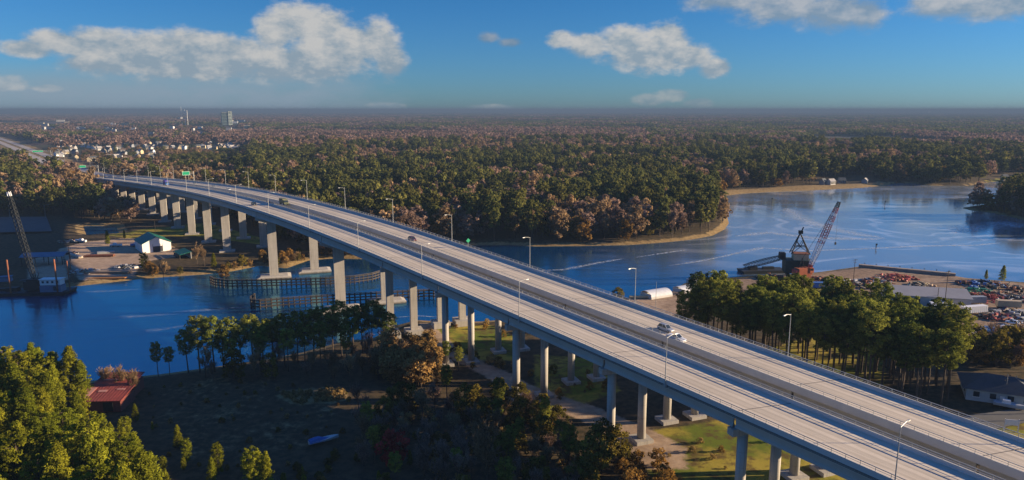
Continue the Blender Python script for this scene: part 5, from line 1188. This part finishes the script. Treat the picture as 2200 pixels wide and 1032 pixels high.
for p in scatter([(600, 1010), (780, 960), (900, 890), (1120, 880), (1240, 940), (1260, 1110), (600, 1110)], 75, 2.6, 86, ex=[[(790, 985), (905, 985), (910, 1040), (785, 1040)]]):
    plant(R_.choice(['bush', 'brownbush', 'bush', 'reed']), 'undergrowth_shrub', p[0], p[1], R_.uniform(1.6, 4.0), 'olive or brown shrub in the undergrowth of the dark wood', 'shrub', 'undergrowth shrubs of the dark wood')
q = at(845, 1005); plant('scarlet', 'maple_tree', q.x, q.y, 9.0, 'small scarlet leaved tree in the dark wood', 'tree')
q = at(1045, 1052); plant('bare', 'bare_tree', q.x, q.y, 15, 'leafless tan tree standing clear at the bottom edge of the dark wood', 'tree')
for x, y, h, k in [(1290, 1010, 12, 'olive'), (1262, 1030, 10, 'olive'), (1320, 990, 9, 'olive'), (1345, 985, 4, 'bush'), (1250, 1060, 8, 'olive')]:
    q = at(x, y); plant(k, 'olive_tree', q.x, q.y, h, 'yellow olive leafy tree below the nearer bridge columns', 'tree', 'olive trees below the nearer bridge')
for p in scatter([(1330, 1000), (1430, 985), (1440, 1060), (1340, 1090)], 8, 3, 5):
    plant('brownbush', 'brown_shrub', p[0], p[1], R_.uniform(3, 5), 'rust brown shrub beside the nearer bridge footings', 'shrub', 'brown shrubs by the bridge footings')
for p in scatter([(600, 848), (735, 838), (745, 858), (640, 868)], 60, 0.9, 6):
    plant('reed', 'dry_shrub', p[0], p[1], R_.uniform(0.8, 1.7), 'straw coloured shrub in the sunlit strip of the clearing', 'shrub', 'straw shrubs of the sunlit strip')
# grove on the right bank
GROVE = [(1455, 742), (1560, 722), (1700, 728), (1850, 752), (1985, 800), (2055, 850), (2045, 885), (1960, 880), (1850, 845), (1700, 805), (1560, 770)]
for p in scatter(GROVE, 96, 3.7, 7):
    dd = math.hypot(*p); plant('pine', 'pine_tree', p[0], p[1], R_.uniform(18, 26), 'tall bare trunked pine in the grove right of the bridges', 'pine tree', 'pines of the grove right of the bridges')
for x, y, h in [(1925, 905, 5), (1950, 902, 6), (1905, 898, 4), (1610, 800, 3), (1680, 815, 4)]:
    q = at(x, y); plant('bush', 'green_bush', q.x, q.y, h, 'low green bush under the grove beside the bridge parapet', 'bush', 'bushes under the grove')
for p in scatter([(2020, 760), (2160, 735), (2220, 760), (2220, 800), (2080, 790)], 22, 3.6, 8):
    plant(R_.choice(['olive', 'mauve', 'russet', 'olive', 'bare']), 'mixed_tree', p[0], p[1], R_.uniform(7, 12), 'olive or bare tree behind the hip roofed house', 'tree', 'trees behind the hip roofed house')
q = at(2152, 606); plant('young', 'cedar_tree', q.x, q.y, 8, 'small dark cedar alone on the far right river bank', 'tree')
q = at(2118, 602); plant('young', 'cedar_tree', q.x, q.y, 5, 'smallest thin evergreen on the far right river bank', 'tree')
q = at(1328, 655); plant('olive', 'shore_tree', q.x, q.y, 7.5, 'round olive tree on the shore beyond the farther bridge', 'tree')
for x, y in [(1318, 660), (1340, 664), (1300, 655)]:
    q = at(x, y); plant('brownbush', 'brown_shrub', q.x, q.y, 3, 'brown shrub under the round olive shore tree', 'shrub', 'shrubs under the round shore tree')
for p in scatter([(950, 745), (1110, 770), (1120, 800), (1010, 790)], 10, 3.5, 81):
    plant(R_.choice(['brownbush', 'bush', 'reed']), 'verge_shrub', p[0], p[1], R_.uniform(1.5, 3), 'low shrub on the grass between the bridge columns', 'shrub', 'shrubs on the grass between columns')
for p in scatter([(900, 700), (1100, 694), (1180, 665), (1250, 655), (1120, 730), (1030, 712)], 20, 3, 82):
    plant(R_.choice(['brownbush', 'brownbush', 'reed']), 'shore_shrub', p[0], p[1], R_.uniform(1.2, 2.6), 'brown shrub along the near waterline under the bridges', 'shrub', 'brown shrubs along the near waterline')
# far bank by the boat yard
for p in scatter([(318, 585), (450, 582), (560, 562), (700, 550), (700, 556), (600, 574), (470, 588), (330, 594)], 62, 3.4, 9):
    plant(R_.choice(['russet', 'tan', 'olive', 'bare', 'tan', 'russet']), 'bank_shrub', p[0], p[1], R_.uniform(3.0, 7.5), 'tan or olive shrub on the far bank below the bridge piers', 'shrub', 'shrubs on the far bank below the piers')
for x, y, h, k in [(310, 580, 9, 'young'), (460, 575, 8.5, 'young'), (480, 586, 8, 'russet'), (350, 590, 10, 'bare'), (425, 570, 11, 'bare'), (440, 572, 10, 'bare'), (232, 527, 9, 'young'), (268, 514, 6, 'young')]:
    q = at(x, y); plant(k, 'yard_tree', q.x, q.y, h, 'single tree on the boat yard between barn and river', 'tree', 'single trees of the boat yard')
for p in scatter([(560, 560), (720, 540), (760, 552), (640, 560), (560, 566)], 10, 6, 10):
    plant(R_.choice(['russet', 'olive', 'bare']), 'bank_shrub', p[0], p[1], R_.uniform(4, 7), 'shrub at the foot of the peninsula wood seen under the bridge', 'shrub', 'shrubs seen under the bridge')
for x, y, h in [(2235, 800, 15), (2262, 815, 16), (2290, 830, 17), (2320, 850, 15), (2240, 850, 14), (2275, 870, 16), (2310, 890, 15), (2350, 880, 16), (2250, 905, 13), (2230, 830, 13)]:
    q = at(x, y); plant('pine', 'pine_tree', q.x, q.y, h, 'pine shading the hip roofed house from the right', 'pine tree', 'pines right of the hip roofed house')
for p in scatter([(0, 440), (100, 446), (195, 432), (215, 408), (160, 396), (40, 404)], 26, 7, 14):
    midtree(R_.choice(MRU + MBT + MRU + MOL + MP[:1]), 'slope_tree', p[0], p[1], R_.uniform(0.95, 1.4), 'large orange or olive tree in front of the far end of the nearer bridge', 'tree', 'large trees before the far end of the nearer bridge'); CNT['leaf'] += 1
for p in scatter([(1130, 770), (1300, 800), (1330, 850), (1240, 890), (1140, 850)], 12, 4, 83):
    plant(R_.choice(['brownbush', 'bush', 'mauve']), 'verge_shrub', p[0], p[1], R_.uniform(1.4, 3.2), 'low shrub in the shade between the bridge columns', 'shrub', 'shrubs in the shade between columns')
for p in scatter([(1400, 960), (1600, 930), (1900, 1000), (1900, 1130), (1420, 1100)], 16, 4, 84):
    plant(R_.choice(['brownbush', 'reed', 'reed']), 'grass_tuft', p[0], p[1], R_.uniform(0.7, 1.6), 'low brown tuft on the yellow grass below the nearest span', 'shrub', 'tufts on the yellow grass')
# right far point
for p in scatter([(2140, 449), (2200, 440), (2330, 440), (2330, 480), (2200, 468)], 18, 6, 12):
    plant(R_.choice(['pine', 'pine', 'mauve']), 'point_tree', p[0], p[1], R_.uniform(13, 22), 'dark tree on the wooded point at the right edge', 'tree', 'trees of the point at the right edge')
for p in scatter([(2080, 449), (2150, 446), (2180, 462), (2120, 454)], 14, 4, 13):
    plant('brownbush', 'brown_shrub', p[0], p[1], R_.uniform(2, 3.5), 'brown scrub on the tip of the point at the right edge', 'shrub', 'scrub on the tip of the right point')

# fallen litter and scrub over the clearing
for p in scatter([(315, 835), (560, 812), (760, 840), (740, 980), (560, 1030), (330, 1010)], 55, 2.5, 85):
    plant(R_.choice(['brownbush', 'reed', 'bush', 'bush']), 'clearing_scrub', p[0], p[1], R_.uniform(0.5, 1.5), 'low dark scrub dotted over the shaded clearing', 'shrub', 'scrub of the shaded clearing')
# -------- the wood: nearest trees as individuals, the rest as one mass
def wood_points():
    g = np.random.default_rng(77); X = []; 
    # stratified in polar cells so that density follows distance
    d = 380.0
    while d < 1750:
        step = 9.0 * (1 + max(0, d - 600) / 1500.0); na = int(1.62 * d / step)
        a = (np.arange(na) + g.uniform(-0.45, 0.45, na)) / na * 1.62 - 0.83; dd = d + g.uniform(-0.5, 0.5, na) * step
        X.append(np.stack([np.sin(a) * dd, np.cos(a) * dd, np.full(na, step)], 1)); d += step
    return np.concatenate(X)
W = wood_points(); px, py = W[:, 0], W[:, 1]
sd = shore(px, py); s_, t_ = road_z(px, py)
ok = sd > 4.0
ok &= ~((t_ > -16) & (t_ < 42) & (s_ < 470)); ok &= ~((t_ > -15) & (t_ < 42) & (s_ >= 470)); ok &= ~((t_ > -32) & (t_ < 46) & (s_ >= 690))
def cut(polys, ok):
    for q in polys: ok &= ~inpoly(px, py, P2(q, 2))
    return ok
YARD = [(-200, 640), (-200, 466), (112, 466), (180, 470), (260, 482), (420, 470), (520, 490), (700, 545), (620, 572), (300, 605), (100, 640)]
ok = cut([YARD, [(2110, 394), (2100, 380), (2300, 368), (2300, 390)], [(1560, 421), (1555, 408), (1920, 390), (1915, 400)], [(1740, 404), (1740, 386), (1880, 376), (1885, 396)]], ok)
# clearing by the right yard: nothing on our bank
bank = inpoly(px, py, P2([(-500, 900), (340, 790), (850, 690), (1163, 655), (1310, 640), (1450, 600), (1700, 568), (2060, 560), (2200, 575), (2600, 600), (2600, 1400), (-500, 1400)], 1)); ok &= ~bank
ok &= ~((py < 460) & (px > 300))
# houses clearing (suburb at the left)
sub = inpoly(px, py, P2([(120, 352), (190, 330), (300, 325), (520, 318), (520, 306), (250, 306), (130, 312)], 5))
g5 = np.random.default_rng(5); ok &= ~(sub & (g5.uniform(0, 1, len(px)) < 0.62))
ramp = inpoly(px, py, P2([(-50, 350), (70, 345), (130, 352), (70, 318), (20, 300), (-50, 300)], 5)); ok &= ~ramp
for (bx, by, hw, fr) in CLEAR:
    d_ = math.hypot(bx, by)
    if d_ < 1900:
        dd = np.hypot(px, py); off = np.abs(px * by - py * bx) / d_; ok &= ~((off < hw) & (dd > d_ * fr) & (dd < d_ + 12))
W = W[ok]; px, py = W[:, 0], W[:, 1]; dist = np.hypot(px, py)
n1 = vnoise(px, py, 120, 2) + 0.7 * vnoise(px, py, 45, 3)
leftness = np.clip((-px / dist - 0.25) / 0.3, 0, 1)
ppine = 0.42 + 0.75 * n1 - 0.3 * np.clip((-px / dist - 0.12) / 0.1, 0, 1) * np.clip((900 - dist) / 200, 0, 1) - 0.75 * leftness * np.clip((700 - dist) / 200, 0, 1) - np.clip((dist - 1000) / 600, 0, 1) * np.clip(0.75 - px / dist * 1.1, 0, 0.8)
ispine = g5.uniform(0, 1, len(px)) < np.clip(ppine, 0.06, 0.93)
hgt = ground_h(px, py)
a_ = np.arctan2(px, py); inv = np.abs(a_) < 0.66
low = np.where(inpoly(px, py, P2([(110, 345), (530, 345), (540, 304), (100, 304)], 5)), 0.42, np.where(inpoly(px, py, P2([(110, 378), (540, 378), (530, 345), (110, 345)], 5)), 0.62, 1.0))
order = np.argsort(dist); used = np.zeros(len(px), bool)
def zone_label(x, y, d, pineq):
    s, t = (x - OA.x) * AX.x + (y - OA.y) * AX.y, (x - OA.x) * PE.x + (y - OA.y) * PE.y
    if t < 10: return ('pine on the slope left of the far end of the bridges', 'pines on the slope left of the bridges') if pineq else ('orange brown leafless tree on the slope left of the far end of the bridges', 'brown trees on the slope left of the bridges')
    return ('pine along the front of the peninsula wood beyond the bridges', 'pines along the front of the peninsula wood') if pineq else ('brown leafless tree along the front of the peninsula wood beyond the bridges', 'brown trees along the front of the peninsula wood')
for i in order:
    if not inv[i]: continue
    k = 'pine' if ispine[i] else 'leaf'
    if CNT[k] >= 298: continue
    CNT[k] += 1; used[i] = True; lab, grp = zone_label(px[i], py[i], dist[i], ispine[i])
    if ispine[i]: midtree(R_.choice(MP), 'pine_tree', px[i], py[i], R_.uniform(0.85, 1.4), lab, 'pine tree', grp, hgt[i])
    else: midtree(R_.choice(MBT + MBM + MRU + MOL[:1]), 'brown_tree', px[i], py[i], R_.uniform(0.95, 1.4), lab, 'tree', grp, hgt[i])
# the rest
rest = ~used; px, py, dist, ispine, hgt, stp, low = px[rest], py[rest], dist[rest], ispine[rest], hgt[rest], W[rest, 2], low[rest]
protos = MP + MBT + MBM + MRU + MOL; np5 = len(MP)
def patch(seed, kind):
    g = np.random.default_rng(seed); t = Tree()
    for k in range(15):
        a = g.uniform(0, 6.28); r = 24 * sqrt(g.uniform()); h = g.uniform(13, 20)
        for j in range(5):
            c = (cos(a) * r + g.normal(0, 1.5), sin(a) * r + g.normal(0, 1.5), h * g.uniform(0.55, 0.95)); t.clump(c, 8, (2.6, 2.6, 1.8), 1.5, (0, 0, .7), g.uniform(), 1.0, g)
    return t
FARP = [patch(800 + i, 0).mesh('far_pines', M_PINE, None, False) for i in range(3)]
M_FARB = foliage('far_brown_canopy', (0.17, 0.112, 0.092), (0.29, 0.19, 0.145), 0.3)
FARB = [patch(820 + i, 1).mesh('far_brown', M_FARB, None, False) for i in range(3)]
X = []; d = 1700.0; g = np.random.default_rng(99)
while d < 15000:
    st = 26 * (1 + (d - 1700) / 5000.0); na = int(1.62 * d / st); a = (np.arange(na) + g.uniform(-.5, .5, na)) / na * 1.62 - 0.83; dd = d + g.uniform(-.5, .5, na) * st * 1.4
    X.append(np.stack([np.sin(a) * dd, np.cos(a) * dd, np.full(na, st / 26.0)], 1)); d += st * 1.4
X = np.concatenate(X); fx, fy = X[:, 0], X[:, 1]; fd = np.hypot(fx, fy)
s_, t_ = road_z(fx, fy); keep = ~((t_ > -50) & (t_ < 75)) 
n2 = vnoise(fx, fy, 600, 1) + 0.6 * vnoise(fx, fy, 230, 0); openf = vnoise(fx, fy, 420, 3)
left = np.clip((0.05 - fx / fd) / 0.4, 0, 1)
keep &= ~((openf > 1.05 - 0.35 * left))
for (bx, by, hw, fr) in CLEAR:
    d_ = math.hypot(bx, by); off = np.abs(fx * by - fy * bx) / d_; keep &= ~((off < hw) & (fd > d_ * fr) & (fd < d_ + 40))
X, fx, fy, fd, n2, left = X[keep], fx[keep], fy[keep], fd[keep], n2[keep], left[keep]
fp = g.uniform(0, 1, len(fx)) < np.clip(0.40 + 0.34 * n2 - 0.42 * left + 0.25 * np.clip(fx / fd / 0.4, 0, 1), 0.04, 0.93)
ALL = protos + FARP + FARB
gi = np.where(ispine, g.integers(0, np5, len(px)), g.integers(np5, len(protos), len(px)))
fi = np.where(fp, len(protos) + g.integers(0, 3, len(fx)), len(protos) + 3 + g.integers(0, 3, len(fx)))
pos = np.concatenate([np.stack([px, py, hgt], 1), np.stack([fx, fy, ground_h(fx, fy) - 1.0], 1)])
scl = np.concatenate([low ** 0.6 * g.uniform(.85, 1.35, len(px)) * (stp / 9.0) ** 0.5, np.minimum(X[:, 2], 2.2) * g.uniform(.8, 1.1, len(fx))])
zsc = np.concatenate([low * g.uniform(.75, 1.45, len(px)), g.uniform(.75, 1.15, len(fx))])
idx = np.concatenate([gi, fi])
src = bpy.data.collections.new('wood_sources')
for i, me in enumerate(ALL):
    o = bpy.data.objects.new('wood_%03d' % i, me); src.objects.link(o)
me = bpy.data.meshes.new('wood'); me.vertices.add(len(pos)); me.vertices.foreach_set('co', pos.ravel().astype(np.float32))
def attr(nm, ty, v):
    a = me.attributes.new(nm, ty, 'POINT'); a.data.foreach_set('vector' if ty == 'FLOAT_VECTOR' else 'value', v.ravel())
attr('idx', 'INT', idx.astype(np.int32)); attr('scl', 'FLOAT_VECTOR', np.stack([scl, scl, zsc], 1).astype(np.float32))
rot = np.zeros((len(pos), 3), np.float32); rot[:, 2] = g.uniform(0, 6.28, len(pos)); attr('rot', 'FLOAT_VECTOR', rot)
wood = bpy.data.objects.new('forest', me); COL.objects.link(wood); tag(wood, 'far wood of pines and leafless trees stretching to the horizon', 'forest', kind='stuff')
ng = bpy.data.node_groups.new('wood_scatter', 'GeometryNodeTree'); ng.interface.new_socket('Geometry', in_out='INPUT', socket_type='NodeSocketGeometry'); ng.interface.new_socket('Geometry', in_out='OUTPUT', socket_type='NodeSocketGeometry')
gn = NT(ng); gi_ = gn.add('NodeGroupInput'); go_ = gn.add('NodeGroupOutput'); ci = gn.add('GeometryNodeCollectionInfo'); ci.inputs['Collection'].default_value = src; ci.inputs['Separate Children'].default_value = True; ci.inputs['Reset Children'].default_value = True
ip = gn.add('GeometryNodeInstanceOnPoints'); ip.inputs['Pick Instance'].default_value = True
def named(nm, ty):
    n = gn.add('GeometryNodeInputNamedAttribute', data_type=ty); n.inputs['Name'].default_value = nm; return n.outputs[0]
gn.l.new(gi_.outputs[0], ip.inputs['Points']); gn.l.new(ci.outputs[0], ip.inputs['Instance']); gn.l.new(named('idx', 'INT'), ip.inputs['Instance Index']); gn.l.new(named('rot', 'FLOAT_VECTOR'), ip.inputs['Rotation']); gn.l.new(named('scl', 'FLOAT_VECTOR'), ip.inputs['Scale']); gn.l.new(ip.outputs[0], go_.inputs[0])
md = wood.modifiers.new('scatter', 'NODES'); md.node_group = ng
print('COUNTS', CNT, len(px), len(fx))

# ------------------------------------------------------------------ haze
hz = MB(); hz.hexa([(-48000, -900, -6), (48000, -900, -6), (48000, 47500, -6), (-48000, 47500, -6), (-48000, -900, 99.5), (48000, -900, 99.5), (48000, 47500, 99.5), (-48000, 47500, 99.5)])
hm = bpy.data.materials.new('haze_air'); hm.use_nodes = True; T = NT(hm.node_tree); T.n.clear()
pv = T.add('ShaderNodeVolumePrincipled'); pv.inputs['Color'].default_value = (0.122, 0.188, 0.295, 1); pv.inputs['Density'].default_value = 1.8e-4; pv.inputs['Anisotropy'].default_value = 0.0
oo = T.add('ShaderNodeOutputMaterial'); T.l.new(pv.outputs[0], oo.inputs['Volume'])
tag(hz.build('haze', hm), 'thin blue haze over the river plain', 'haze', kind='stuff')
